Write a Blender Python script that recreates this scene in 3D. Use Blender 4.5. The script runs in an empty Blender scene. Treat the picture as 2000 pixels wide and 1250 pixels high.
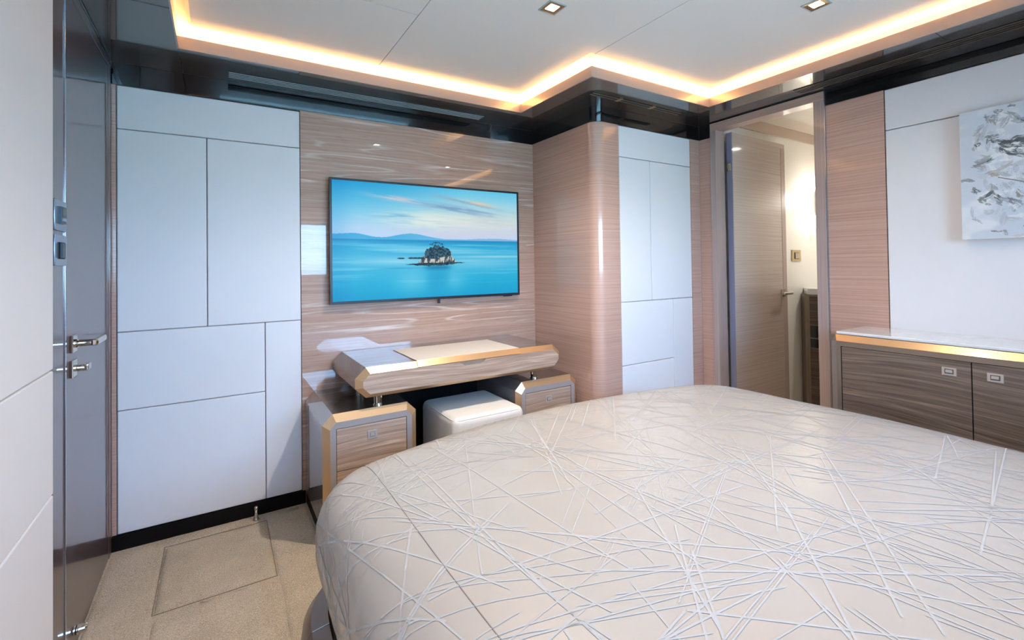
import bpy, bmesh, math, random
import numpy as np
from mathutils import Vector, Matrix

random.seed(7)
rng = np.random.default_rng(7)
sc = bpy.context.scene
C = bpy.context.collection

# ------------------------------------------------------------------ camera
F, CY, YAW, PIT, ROL = 922.2, 503.74, .557097, .014022, -.013938   # measured on the 2000 x 1250 frame
cam_d = bpy.data.cameras.new('camera')
cam = bpy.data.objects.new('camera', cam_d)
C.objects.link(cam)
fw = Vector((math.sin(YAW) * math.cos(PIT), math.cos(YAW) * math.cos(PIT), math.sin(PIT)))
r0 = Vector((math.cos(YAW), -math.sin(YAW), 0))
u0 = r0.cross(fw)
rt = r0 * math.cos(ROL) + u0 * math.sin(ROL)
up = -r0 * math.sin(ROL) + u0 * math.cos(ROL)
m = Matrix.Identity(4)
for i in range(3):
    m[i][0], m[i][1], m[i][2] = rt[i], up[i], -fw[i]
m[0][3], m[1][3], m[2][3] = 0, 0, 1.15
cam.matrix_world = m
cam_d.sensor_fit = 'HORIZONTAL'
cam_d.sensor_width = 36
cam_d.lens = F / 2000 * 36
cam_d.shift_x = 0
cam_d.shift_y = -(625 - CY) / 2000
cam_d.clip_start = .02
sc.camera = cam

# ------------------------------------------------------------------ world, daylight, exposure
w = bpy.data.worlds.new('sky')
sc.world = w
w.use_nodes = True
wn, wl = w.node_tree.nodes, w.node_tree.links
wn.clear()
wo = wn.new('ShaderNodeOutputWorld')
bg = wn.new('ShaderNodeBackground')
tc = wn.new('ShaderNodeTexCoord')
sp = wn.new('ShaderNodeSeparateXYZ')
cr = wn.new('ShaderNodeValToRGB')
mr = wn.new('ShaderNodeMapRange')
mr.inputs['From Min'].default_value = -.5
mr.inputs['From Max'].default_value = 1
wl.new(tc.outputs['Generated'], sp.inputs[0])
wl.new(sp.outputs['Z'], mr.inputs['Value'])
wl.new(mr.outputs[0], cr.inputs[0])
e = cr.color_ramp.elements
e[0].position = 0; e[0].color = (.16, .36, .52, 1)
e[1].position = 1; e[1].color = (.16, .40, .90, 1)
for pos, col in ((.325, (.22, .45, .62, 1)), (.34, (.40, .68, 1.0, 1)), (.55, (.27, .55, 1.0, 1))):
    k = e.new(pos); k.color = col
wl.new(cr.outputs[0], bg.inputs[0])
bg.inputs[1].default_value = 24
wl.new(bg.outputs[0], wo.inputs[0])

WX0, WX1, WZ0, WZ1, WY = .0, 2.10, 1.04, 1.66, -.72      # the cabin window behind the bed head
pl = bpy.data.lights.new('window_portal', 'AREA')
pl.shape = 'RECTANGLE'; pl.size = WX1 - WX0; pl.size_y = WZ1 - WZ0
pl.cycles.is_portal = True
po = bpy.data.objects.new('window_portal', pl)
C.objects.link(po)
po.location = ((WX0 + WX1) / 2, WY - .05, (WZ0 + WZ1) / 2)
po.rotation_euler = (math.radians(90), 0, math.radians(180))

DOWNLIGHT_W = 54
LED_STRENGTH = 42
vs = sc.view_settings
vs.view_transform = 'Standard'; vs.look = 'None'; vs.exposure = .08; vs.gamma = 1
vs.use_curve_mapping = False

# ------------------------------------------------------------------ helpers
def lin(r, g, b):
    f = lambda c: (c / 255 / 12.92) if c / 255 <= .04045 else ((c / 255 + .055) / 1.055) ** 2.4
    return (f(r), f(g), f(b), 1)

MATS = {}
def new_mat(name):
    mt = bpy.data.materials.new(name); mt.use_nodes = True
    nt = mt.node_tree
    return mt, nt, nt.nodes, nt.links, nt.nodes['Principled BSDF']

def plain(name, col, rough=.5, metal=0, coat=0, coat_rough=.03, ior=1.5, noise=0, nscale=20, bump=0, bscale=200, spec=.5, emit=None, es=0, coat_ior=1.5):
    mt, nt, N, L, b = new_mat(name)
    b.inputs['Base Color'].default_value = col
    b.inputs['Roughness'].default_value = rough
    b.inputs['Metallic'].default_value = metal
    b.inputs['Coat Weight'].default_value = coat
    b.inputs['Coat Roughness'].default_value = coat_rough
    b.inputs['Coat IOR'].default_value = coat_ior
    b.inputs['IOR'].default_value = ior
    b.inputs['Specular IOR Level'].default_value = spec
    if emit:
        b.inputs['Emission Color'].default_value = emit
        b.inputs['Emission Strength'].default_value = es
    t = N.new('ShaderNodeTexCoord')
    if noise:
        n = N.new('ShaderNodeTexNoise'); n.inputs['Scale'].default_value = nscale; n.inputs['Detail'].default_value = 4
        L.new(t.outputs['Object'], n.inputs['Vector'])
        mx = N.new('ShaderNodeMix'); mx.data_type = 'RGBA'
        mx.inputs[6].default_value = tuple(c * (1 - noise) for c in col[:3]) + (1,)
        mx.inputs[7].default_value = tuple(min(1, c * (1 + noise)) for c in col[:3]) + (1,)
        L.new(n.outputs[0], mx.inputs[0]); L.new(mx.outputs[2], b.inputs['Base Color'])
    if bump:
        n = N.new('ShaderNodeTexNoise'); n.inputs['Scale'].default_value = bscale; n.inputs['Detail'].default_value = 3
        L.new(t.outputs['Object'], n.inputs['Vector'])
        bp = N.new('ShaderNodeBump'); bp.inputs['Strength'].default_value = bump; bp.inputs['Distance'].default_value = .002
        L.new(n.outputs[0], bp.inputs['Height']); L.new(bp.outputs[0], b.inputs['Normal'])
    MATS[name] = mt
    return mt

def wood(name, dark, mid, light, along=1.2, across=55, veins=.5, rough=.4, coat=1, coat_rough=.03, warp=.1, axis='H', swirl=3.0, coat_ior=1.5, seed=0, bump=.05, figure=False):
    """lacquered veneer: fine grain across Z, warped cathedral figure, pale open-pore veins"""
    mt, nt, N, L, b = new_mat(name)
    t = N.new('ShaderNodeTexCoord')
    s = N.new('ShaderNodeSeparateXYZ'); L.new(t.outputs['Object'], s.inputs[0])
    def math_(op, a, c, clamp=False):
        x = N.new('ShaderNodeMath'); x.operation = op; x.use_clamp = clamp
        for i, v in enumerate((a, c)):
            if v is None: continue
            if isinstance(v, (int, float)): x.inputs[i].default_value = v
            else: L.new(v, x.inputs[i])
        return x.outputs[0]
    u = math_('ADD', s.outputs[0], s.outputs[1])
    v = s.outputs[2]
    if axis == 'V':
        u, v = v, u
    def noise(us, vs_, detail=2, w_=0.0, rough_=.5, vv=None):
        c = N.new('ShaderNodeCombineXYZ')
        L.new(math_('MULTIPLY', u, us), c.inputs[0])
        L.new(math_('MULTIPLY', vv if vv is not None else v, vs_), c.inputs[1])
        c.inputs[2].default_value = w_ + seed
        n = N.new('ShaderNodeTexNoise'); n.inputs['Scale'].default_value = 1; n.inputs['Detail'].default_value = detail
        n.inputs['Roughness'].default_value = rough_
        L.new(c.outputs[0], n.inputs['Vector'])
        return n.outputs[0]
    wv = math_('SUBTRACT', noise(along * .9, swirl, 1, 3.1), .5)
    v2 = math_('ADD', v, math_('MULTIPLY', wv, warp))
    g1 = noise(along, across, 3, 0, .6, v2)
    g2 = noise(along * 4, across * 4.5, 2, 5, .6, v2)
    g = math_('ADD', math_('MULTIPLY', g1, .6), math_('MULTIPLY', g2, .4))
    cr = N.new('ShaderNodeValToRGB')
    cr.color_ramp.elements[0].position = .34; cr.color_ramp.elements[0].color = dark
    cr.color_ramp.elements[1].position = .66; cr.color_ramp.elements[1].color = light
    k = cr.color_ramp.elements.new(.5); k.color = mid
    L.new(g, cr.inputs[0])
    out = cr.outputs[0]
    if veins:
        n2 = noise(along * .55, across * .16, 1, 9, .5, v2)
        d = math_('ABSOLUTE', math_('SUBTRACT', n2, .56), None)
        m1 = math_('SUBTRACT', 1, math_('MULTIPLY', d, 55), True)
        n3 = noise(along * 2.2, across * .5, 2, 13, .5, v2)
        m2 = math_('MULTIPLY', m1, math_('MULTIPLY', math_('SUBTRACT', n3, .42), 5, True), True)
        mx = N.new('ShaderNodeMix'); mx.data_type = 'RGBA'
        L.new(math_('MULTIPLY', m2, veins), mx.inputs[0])
        L.new(out, mx.inputs[6]); mx.inputs[7].default_value = tuple(min(1, c * 1.75) for c in light[:3]) + (1,)
        out = mx.outputs[2]
    if figure:
        # ribbons of pale cathedral figure that come and go along the height of the board
        fld = noise(along * .7, 11, 1, 21, .5)
        fr = math_('FRACT', math_('MULTIPLY', fld, 11), None)
        ln = math_('SUBTRACT', 1, math_('MULTIPLY', math_('ABSOLUTE', math_('SUBTRACT', fr, .5), None), 7), True)
        zone = math_('MULTIPLY', math_('SUBTRACT', noise(along * .10, 5.0, 1, 33, .5), .50), 14, True)
        brk = math_('MULTIPLY', math_('SUBTRACT', noise(along * 3.0, 30, 2, 37, .5), .36), 4, True)
        mm = math_('MULTIPLY', math_('MULTIPLY', ln, zone), brk)
        mx = N.new('ShaderNodeMix'); mx.data_type = 'RGBA'
        L.new(math_('MULTIPLY', mm, .95), mx.inputs[0]); L.new(out, mx.inputs[6]); mx.inputs[7].default_value = lin(232, 214, 202)
        out = mx.outputs[2]
        dash = noise(along * 11, across * 2.2, 2, 41, .5)
        dk_ = math_('MULTIPLY', math_('SUBTRACT', .42, dash), 6, True)
        mx = N.new('ShaderNodeMix'); mx.data_type = 'RGBA'
        L.new(math_('MULTIPLY', dk_, .6), mx.inputs[0]); L.new(out, mx.inputs[6]); mx.inputs[7].default_value = tuple(c * .6 for c in dark[:3]) + (1,)
        out = mx.outputs[2]
    L.new(out, b.inputs['Base Color'])
    b.inputs['Roughness'].default_value = rough
    b.inputs['Coat Weight'].default_value = coat
    b.inputs['Coat Roughness'].default_value = coat_rough
    b.inputs['Coat IOR'].default_value = coat_ior
    if bump:
        bp = N.new('ShaderNodeBump'); bp.inputs['Strength'].default_value = bump; bp.inputs['Distance'].default_value = .001
        L.new(g, bp.inputs['Height']); L.new(bp.outputs[0], b.inputs['Normal'])
    MATS[name] = mt
    return mt

def mesh_obj(name, verts, faces, mat, parent=None, loc=None, smooth=False, bevel=0, seg=2):
    """verts are in world space; the object is placed at loc (or rides on its parent's origin)"""
    base = Vector((0, 0, 0))
    p = parent
    while p is not None:
        base += Vector(p.location); p = p.parent
    off = base + (Vector(loc) if loc is not None else Vector((0, 0, 0)))
    me = bpy.data.meshes.new(name)
    me.from_pydata([tuple(Vector(v) - off) for v in verts], [], faces)
    me.validate()
    bm = bmesh.new(); bm.from_mesh(me)
    bmesh.ops.recalc_face_normals(bm, faces=bm.faces)
    if bevel:
        es = [ed for ed in bm.edges if len(ed.link_faces) == 2 and ed.calc_face_angle(0) > .5]
        bmesh.ops.bevel(bm, geom=es, offset=bevel, segments=seg, profile=.5, affect='EDGES', clamp_overlap=True)
    bm.to_mesh(me); bm.free()
    if smooth:
        for p_ in me.polygons: p_.use_smooth = True
    o = bpy.data.objects.new(name, me)
    C.objects.link(o)
    if mat is not None: me.materials.append(MATS[mat] if isinstance(mat, str) else mat)
    if parent is not None: o.parent = parent
    if loc is not None: o.location = loc
    return o

def box_vf(x0, x1, y0, y1, z0, z1):
    v = [(x, y, z) for x in (x0, x1) for y in (y0, y1) for z in (z0, z1)]
    f = [(0, 1, 3, 2), (4, 6, 7, 5), (0, 4, 5, 1), (2, 3, 7, 6), (0, 2, 6, 4), (1, 5, 7, 3)]
    return v, f
def merge(*vfs):
    V, Fc = [], []
    for v, f in vfs:
        o = len(V); V += list(v); Fc += [tuple(i + o for i in q) for q in f]
    return V, Fc
def box(name, x0, x1, y0, y1, z0, z1, mat, parent=None, bevel=0, seg=2, loc=None, smooth=False):
    v, f = box_vf(x0, x1, y0, y1, z0, z1)
    return mesh_obj(name, v, f, mat, parent, loc, smooth, bevel, seg)
def prism_y_vf(poly, y0, y1):            # poly of (x,z) extruded along Y
    n = len(poly)
    v = [(x, y0, z) for x, z in poly] + [(x, y1, z) for x, z in poly]
    f = [tuple(range(n)), tuple(range(2 * n - 1, n - 1, -1))] + [(i, (i + 1) % n, n + (i + 1) % n, n + i) for i in range(n)]
    return v, f
def prism_x_vf(poly, x0, x1):            # poly of (y,z) extruded along X
    n = len(poly)
    v = [(x0, y, z) for y, z in poly] + [(x1, y, z) for y, z in poly]
    f = [tuple(range(n)), tuple(range(2 * n - 1, n - 1, -1))] + [(i, (i + 1) % n, n + (i + 1) % n, n + i) for i in range(n)]
    return v, f
def prism_z_vf(poly, z0, z1):
    n = len(poly)
    v = [(x, y, z0) for x, y in poly] + [(x, y, z1) for x, y in poly]
    f = [tuple(range(n)), tuple(range(2 * n - 1, n - 1, -1))] + [(i, (i + 1) % n, n + (i + 1) % n, n + i) for i in range(n)]
    return v, f
def lathe_vf(profile, center, axis='Z', n=24):
    """profile: list of (radius, distance along axis)"""
    V, Fc = [], []
    cx, cy, cz = center
    for r, h in profile:
        for i in range(n):
            a = 2 * math.pi * i / n
            p, q = r * math.cos(a), r * math.sin(a)
            V.append({'Z': (cx + p, cy + q, cz + h), 'X': (cx + h, cy + p, cz + q), 'Y': (cx + p, cy + h, cz + q)}[axis])
    for k in range(len(profile) - 1):
        for i in range(n):
            j = (i + 1) % n
            Fc.append((k * n + i, k * n + j, (k + 1) * n + j, (k + 1) * n + i))
    Fc.append(tuple(range(n))); Fc.append(tuple(range((len(profile) - 1) * n, len(profile) * n)))
    return V, Fc

def tag(o, label, cat, group=None, kind=None):
    o['label'] = label; o['category'] = cat
    if group: o['group'] = group
    if kind: o['kind'] = kind
    return o
def thing(name, loc, label, cat, group=None, kind=None):
    o = bpy.data.objects.new(name, None)
    o.empty_display_size = .05
    o.location = loc
    C.objects.link(o)
    return tag(o, label, cat, group, kind)
def copy_tree(o, parent=None):
    c = o.copy(); C.objects.link(c); c.parent = parent
    for ch in [x for x in bpy.data.objects if x.parent is o]:
        copy_tree(ch, c)
    return c

# ------------------------------------------------------------------ materials
plain('leatherette', lin(240, 237, 237), .55, noise=.02, nscale=8, bump=.04, bscale=900)
plain('ceiling_white', lin(236, 229, 222), .6, bump=.02, bscale=600)
plain('cove_white', lin(235, 232, 225), .7)
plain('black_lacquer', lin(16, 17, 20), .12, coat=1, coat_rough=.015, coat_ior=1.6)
plain('soffit_lacquer', lin(52, 44, 40), .25, coat=1, coat_rough=.012, coat_ior=1.75)
plain('fascia_bronze', lin(196, 172, 158), .25, metal=.35, coat=.8, coat_rough=.03)
plain('black_matte', lin(8, 7, 10), .5, spec=.2)
plain('gap_dark', lin(168, 158, 164), .8)
plain('door_lacquer', lin(86, 66, 68), .35, coat=.75, coat_rough=.02, coat_ior=1.5, noise=.03, nscale=6)
plain('edge_lacquer_reflection', lin(140, 142, 168), .3, coat=1, coat_rough=.05)  # bluish base colour paints the window's reflection onto the door's hinge edge
plain('champagne', lin(204, 168, 128), .3, metal=.7, coat=.3, coat_rough=.08)
plain('champagne_dark', lin(142, 126, 112), .32, metal=.5, coat=.4, coat_rough=.08)
plain('desk_lacquer', lin(70, 62, 56), .2, coat=1, coat_rough=.008, coat_ior=1.65)
plain('side_lacquer', lin(120, 108, 104), .25, coat=1, coat_rough=.015, coat_ior=1.9)
plain('chrome', lin(215, 212, 205), .07, metal=1)
plain('nickel', lin(200, 190, 176), .25, metal=.85)
plain('handle_metal', lin(196, 186, 178), .35, metal=.35)
plain('frame_satin', lin(176, 165, 160), .38, metal=.3, coat=.3, coat_rough=.1)
plain('steel_trim', lin(180, 184, 196), .2, metal=.9)
plain('plate_metal', lin(150, 165, 182), .25, metal=.7)
plain('plate_gold', lin(200, 180, 140), .2, metal=1)
plain('screen_glass_dark', lin(26, 40, 50), .1, coat=1)
plain('switch_dark', lin(28, 42, 56), .3)
plain('tv_bezel', lin(14, 24, 38), .35)
plain('white_lid', lin(226, 216, 204), .5, bump=.03, bscale=900)
plain('stone_white', lin(228, 230, 232), .12, coat=.8, coat_rough=.03)
plain('bath_white', lin(244, 240, 232), .25, coat=.5, coat_rough=.06)
plain('bath_ceiling', lin(232, 224, 210), .1, coat=1, coat_rough=.02)
plain('stool_fabric', lin(240, 234, 226), .75, noise=.05, nscale=260, bump=.5, bscale=700)
plain('mattress', lin(225, 225, 225), .8, bump=.1, bscale=300)
plain('bed_bronze', lin(122, 102, 88), .35, metal=.1, coat=.4, coat_rough=.08)
plain('downlight_emitter', lin(255, 255, 255), .5, emit=(1, .93, .80, 1), es=30)
plain('sconce_glass', lin(255, 245, 225), .3, emit=(1, .90, .76, 1), es=6)
plain('led', lin(255, 220, 170), .5, emit=(1, .56, .21, 1), es=LED_STRENGTH)
plain('led_soft', lin(255, 220, 170), .5, emit=(1, .52, .18, 1), es=LED_STRENGTH * .13)
plain('headboard_fabric', lin(150, 140, 132), .8, bump=.2, bscale=400)
plain('grille_light', lin(170, 182, 186), .4)

wood('tv_wall_wood', lin(170, 132, 112), lin(189, 151, 130), lin(204, 170, 149), along=.9, across=95, veins=0, warp=.07, coat_ior=1.5, coat_rough=.012, rough=.45, seed=2, figure=True)
wood('veneer_fine', lin(182, 144, 127), lin(203, 164, 146), lin(216, 181, 164), along=.9, across=150, veins=0, warp=.004, coat_rough=.10, rough=.4, seed=4, bump=.03)
wood('veneer_frame', lin(164, 142, 134), lin(178, 156, 148), lin(190, 170, 162), along=.8, across=170, veins=0, warp=.004, coat=.6, coat_rough=.12, axis='V', seed=6, bump=.03)
wood('bath_door_veneer', lin(174, 156, 144), lin(190, 172, 160), lin(204, 188, 176), along=.8, across=120, veins=0, warp=.004, coat=1, coat_rough=.09, seed=8, bump=.03)
wood('drawer_wood', lin(142, 114, 96), lin(176, 148, 128), lin(205, 180, 160), along=1.6, across=85, veins=.45, warp=.09, coat_rough=.1, coat=.5, seed=11)
wood('dresser_wood', lin(78, 64, 54), lin(112, 94, 82), lin(146, 128, 114), along=1.4, across=75, veins=.4, warp=.10, coat_rough=.12, coat=.5, seed=15)
wood('vanity_wood', lin(70, 56, 48), lin(92, 76, 66), lin(118, 100, 88), along=1.4, across=75, veins=.3, warp=.08, coat_rough=.12, coat=.5, seed=19)

# carpet
def carpet():
    mt, nt, N, L, b = new_mat('carpet')
    t = N.new('ShaderNodeTexCoord')
    def nz(s, d):
        n = N.new('ShaderNodeTexNoise'); n.inputs['Scale'].default_value = s; n.inputs['Detail'].default_value = d
        L.new(t.outputs['Object'], n.inputs['Vector']); return n.outputs[0]
    fine, wide = nz(330, 4), nz(5, 3)
    a = N.new('ShaderNodeMath'); a.operation = 'MULTIPLY_ADD'; a.inputs[1].default_value = .75
    L.new(fine, a.inputs[0])
    a2 = N.new('ShaderNodeMath'); a2.operation = 'MULTIPLY'; a2.inputs[1].default_value = .25
    L.new(wide, a2.inputs[0]); L.new(a2.outputs[0], a.inputs[2])
    cr = N.new('ShaderNodeValToRGB')
    cr.color_ramp.elements[0].position = .33; cr.color_ramp.elements[0].color = lin(160, 146, 128)
    cr.color_ramp.elements[1].position = .66; cr.color_ramp.elements[1].color = lin(230, 213, 190)
    L.new(a.outputs[0], cr.inputs[0]); L.new(cr.outputs[0], b.inputs['Base Color'])
    b.inputs['Roughness'].default_value = 1
    b.inputs['Specular IOR Level'].default_value = .1
    bp = N.new('ShaderNodeBump'); bp.inputs['Strength'].default_value = .9; bp.inputs['Distance'].default_value = .006
    L.new(a.outputs[0], bp.inputs['Height']); L.new(bp.outputs[0], b.inputs['Normal'])
    MATS['carpet'] = mt
carpet()

# bed cover: satin cloth; the woven lines are raised ribbons of their own
def cover_mat():
    mt, nt, N, L, b = new_mat('cover_fabric')
    uv = N.new('ShaderNodeUVMap'); uv.uv_map = 'cloth'
    n = N.new('ShaderNodeTexNoise'); n.inputs['Scale'].default_value = 3; n.inputs['Detail'].default_value = 3
    L.new(uv.outputs[0], n.inputs['Vector'])
    base = N.new('ShaderNodeMix'); base.data_type = 'RGBA'
    base.inputs[6].default_value = lin(167, 159, 150); base.inputs[7].default_value = lin(174, 166, 157)
    L.new(n.outputs[0], base.inputs[0]); L.new(base.outputs[2], b.inputs['Base Color'])
    b.inputs['Roughness'].default_value = .30
    b.inputs['Specular IOR Level'].default_value = .9
    b.inputs['Sheen Weight'].default_value = .1
    n2 = N.new('ShaderNodeTexNoise'); n2.inputs['Scale'].default_value = 7; n2.inputs['Detail'].default_value = 4
    L.new(uv.outputs[0], n2.inputs['Vector'])
    bp = N.new('ShaderNodeBump'); bp.inputs['Strength'].default_value = .25; bp.inputs['Distance'].default_value = .004
    L.new(n2.outputs[0], bp.inputs['Height']); L.new(bp.outputs[0], b.inputs['Normal'])
    MATS['cover_fabric'] = mt
plain('cover_thread', lin(176, 174, 173), .7, spec=.25)
cover_mat()

def vcol_mat(name, attr, emission, rough=.3, strength=1.0):
    mt, nt, N, L, b = new_mat(name)
    b.inputs['Specular IOR Level'].default_value = .15
    a = N.new('ShaderNodeVertexColor'); a.layer_name = attr
    if emission:
        b.inputs['Base Color'].default_value = (.01, .01, .012, 1)
        L.new(a.outputs[0], b.inputs['Emission Color']); b.inputs['Emission Strength'].default_value = strength
    else:
        L.new(a.outputs[0], b.inputs['Base Color'])
    b.inputs['Roughness'].default_value = rough
    MATS[name] = mt
vcol_mat('screen_picture', 'picture', True, .35, .92)
vcol_mat('canvas_paint', 'picture', False, .6)

def glass():
    mt, nt, N, L, b = new_mat('window_glass')
    N.remove(b)
    out = [x for x in N if x.type == 'OUTPUT_MATERIAL'][0]
    tr = N.new('ShaderNodeBsdfTransparent'); gl = N.new('ShaderNodeBsdfGlossy'); gl.inputs['Roughness'].default_value = .01
    fr = N.new('ShaderNodeFresnel'); mx = N.new('ShaderNodeMixShader')
    L.new(fr.outputs[0], mx.inputs[0]); L.new(tr.outputs[0], mx.inputs[1]); L.new(gl.outputs[0], mx.inputs[2]); L.new(mx.outputs[0], out.inputs[0])
    MATS['window_glass'] = mt
glass()

# ------------------------------------------------------------------ room shell
D, XL, XB, YF = 2.53, -.374, 2.633, -.72
XC, YC = 1.746, 1.93               # wardrobe column: left face and front face
ZS, ZLIP, ZC, ZD = 2.018, 2.066, 2.10, 2.135

floor = box('floor', -.6, 4.5, -1.0, 2.8, -.05, -.002, 'carpet')
tag(floor, 'beige short pile carpet covering the cabin floor', 'carpet', kind='structure')

# carpeted floor hatch with a cut line round it
hx0, hx1, hy0, hy1 = -.190, .182, 1.988, 2.440
def rough_slab(name, x0, x1, y0, y1, z0, z1, mat, parent, n=26, amp=.0035):
    xs = np.linspace(x0, x1, n); ys = np.linspace(y0, y1, n)
    V, Fc = [], []
    for j, y in enumerate(ys):
        for i, x in enumerate(xs):
            ed = min(i, j, n - 1 - i, n - 1 - j)
            z = z1 + random.uniform(-amp, amp) * .4 - (.006 if ed == 0 else 0)
            jx = random.uniform(-1, 1) * .0012 if ed == 0 else 0
            V.append((x + jx, y + jx, z))
    for j in range(n - 1):
        for i in range(n - 1):
            a = j * n + i
            Fc.append((a, a + 1, a + n + 1, a + n))
    loop = [i for i in range(n)] + [j * n + n - 1 for j in range(1, n)] + [(n - 1) * n + i for i in range(n - 2, -1, -1)] + [j * n for j in range(n - 2, 0, -1)]
    o = len(V)
    V += [(V[i][0], V[i][1], z0) for i in loop]
    m_ = len(loop)
    for i in range(m_):
        Fc.append((loop[i], loop[(i + 1) % m_], o + (i + 1) % m_, o + i))
    return mesh_obj(name, V, Fc, mat, parent, smooth=True)
rough_slab('hatch_panel', hx0, hx1, hy0, hy1, -.004, .0035, 'carpet', floor)
gv = []
for a in ((hx0 - .003, hx1 + .003, hy0 - .003, hy0), (hx0 - .003, hx1 + .003, hy1, hy1 + .003), (hx0 - .003, hx0, hy0, hy1), (hx1, hx1 + .003, hy0, hy1)):
    gv.append(box_vf(a[0], a[1], a[2], a[3], -.003, -.0005))
v, f = merge(*gv)
plain('carpet_cut', lin(134, 121, 105), 1)
mesh_obj('cut_line', v, f, 'carpet_cut', floor)
# carpet in four fields round the hatch, so that its edge really steps
for q in ((XL, hx0 - .0022, 1.2, 2.512), (hx1 + .0022, .362, 1.2, 2.512), (hx0 - .0022, hx1 + .0022, 1.2, hy0 - .0022), (hx0 - .0022, hx1 + .0022, hy1 + .0022, 2.512)):
    rough_slab('carpet_field', q[0], q[1], q[2], q[3], -.004, .002, 'carpet', floor, n=22, amp=.003)

def panels(parent, rects, axis, face, thick, mat='leatherette', gap=.0017, name='panel'):
    """padded panels: rects are (u0,u1,z0,z1); axis Y = facing -Y on plane y=face, axis X = facing -X, axis x = facing +X"""
    for (u0, u1, z0, z1) in rects:
        u0 += gap; u1 -= gap; z0 += gap; z1 -= gap
        if axis == 'Y': box(name, u0, u1, face, face + thick, z0, z1, mat, parent, .003)
        elif axis == 'X': box(name, face, face + thick, u0, u1, z0, z1, mat, parent, .003)
        else: box(name, face - thick, face, u0, u1, z0, z1, mat, parent, .003)

# --- TV wall
wb = box('wall_back', XL - .1, 1.80, D + .014, D + .1, -.05, ZD, 'gap_dark')
tag(wb, 'far cabin wall with white padded panels and glossy figured wood around the television', 'wall', kind='structure')
panels(wb, [(-.357, .347, 1.741, 1.924), (-.357, -.041, .891, 1.741), (-.041, .347, .891, 1.741), (-.357, .189, .565, .891), (.189, .347, .058, .891), (-.357, .189, .058, .565)], 'Y', D, .014)
box('wood_panel', .349, XC, D, D + .014, .0, 1.929, 'tv_wall_wood', wb)
box('corner_strip', XL, -.359, D + .002, D + .014, .058, 1.924, 'veneer_fine', wb)
box('dark_band', XL, XC, D + .001, D + .014, 1.926, ZS, 'black_lacquer', wb)
bb = box('baseboard_back', XL, .36, D - .012, D + .012, -.002, .056, 'black_matte')
tag(bb, 'black baseboard under the white panels of the far wall', 'baseboard', kind='structure')

# --- wardrobe column
cl = thing('wall_column', (XC, YC, 0), 'boxed-out wardrobe wall in pinkish fine-grained veneer with a rounded corner', 'wall', kind='structure')
poly = []
rc = .066
poly.append((XC, D + .01))
for i in range(13):
    a = math.pi + (math.pi / 2) * i / 12
    poly.append((XC + rc + rc * math.cos(a), YC + rc + rc * math.sin(a)))
poly += [(1.919, YC), (1.919, D + .01)]
def curved_wall(name, z0, z1, mat):
    v, f = prism_z_vf(poly, z0, z1)
    o = mesh_obj(name, v, f, mat, cl)
    for p_ in o.data.polygons:
        if len(p_.vertices) == 4: p_.use_smooth = True
    md = o.modifiers.new('n', 'EDGE_SPLIT'); md.split_angle = math.radians(25)
    return o
curved_wall('veneer_wrap', .0, 1.93, 'veneer_fine')
curved_wall('dark_band', 1.932, ZS, 'black_lacquer')
box('carcass', 1.919, XB + .02, YC + .014, D + .1, 0, ZD, 'gap_dark', cl)
box('dark_band', 1.919, XB, YC + .001, YC + .013, 1.932, ZS, 'black_lacquer', cl)
panels(cl, [(1.921, 2.540, 1.751, 1.929), (1.921, 2.172, .928, 1.751), (2.172, 2.540, .928, 1.751), (1.921, 2.358, .570, .928), (2.358, 2.540, .06, .928), (1.921, 2.358, .06, .570)], 'Y', YC, .014)
box('side_strip', 2.542, XB, YC + .001, YC + .014, 0, 1.929, 'veneer_fine', cl)

# --- right wall (doorway to the bathroom, wood panel, white panels)
FO0, FO1, FI0, FI1, FZ0, FZ1 = 1.187, 1.843, 1.237, 1.801, 1.968, 2.012
wr = box('wall_right', XB + .014, XB + .066, YF, FI0 - .012, -.05, ZD, 'gap_dark')
tag(wr, 'right cabin wall with taupe veneer beside the doorway and white padded panels', 'wall', kind='structure')
box('lintel', XB + .014, XB + .066, FI0, YC + .02, FZ1 - .02, ZD, 'gap_dark', wr)
box('pier', XB + .014, XB + .066, FI1 + .012, YC + .02, -.05, FZ1, 'gap_dark', wr)
box('veneer_panel', XB, XB + .014, .937, FO0, 0, 1.937, 'veneer_fine', wr)
box('veneer_panel', XB, XB + .014, FO1, YC, 0, 1.929, 'veneer_fine', wr)
panels(wr, [(.20, .935, 1.747, 1.937), (.20, .935, .05, 1.747), (YF, .20, 1.747, 1.937), (YF, .20, .05, 1.747)], 'X', XB, .014)
box('dark_band', XB + .001, XB + .013, YF, FO0 + .01, 1.939, ZS, 'black_lacquer', wr)
box('dark_band', XB + .001, XB + .013, FO1 - .01, YC, 1.931, ZS, 'black_lacquer', wr)
box('dark_band', XB + .002, XB + .013, FO0, FO1, FZ1 - .01, ZS, 'black_lacquer', wr)

# --- door frame + bathroom door
df = thing('trim_1', (XB, 1.52, 0), 'taupe wood frame around the bathroom doorway', 'door frame', kind='structure')
XO, XI = XB - .012, XB + .072
box('jamb', XO, XI, FO0, FI0, 0, FZ0, 'veneer_frame', df, .002)
box('jamb', XO, XI, FI1, FO1, 0, FZ0, 'veneer_frame', df, .002)
box('head', XO, XI, FO0, FO1, FZ0, FZ1, 'veneer_fine', df, .002)
box('edge_strip', XO + .001, XB + .012, FO0 - .004, FO0, 0, FZ1, 'steel_trim', df)

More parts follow.
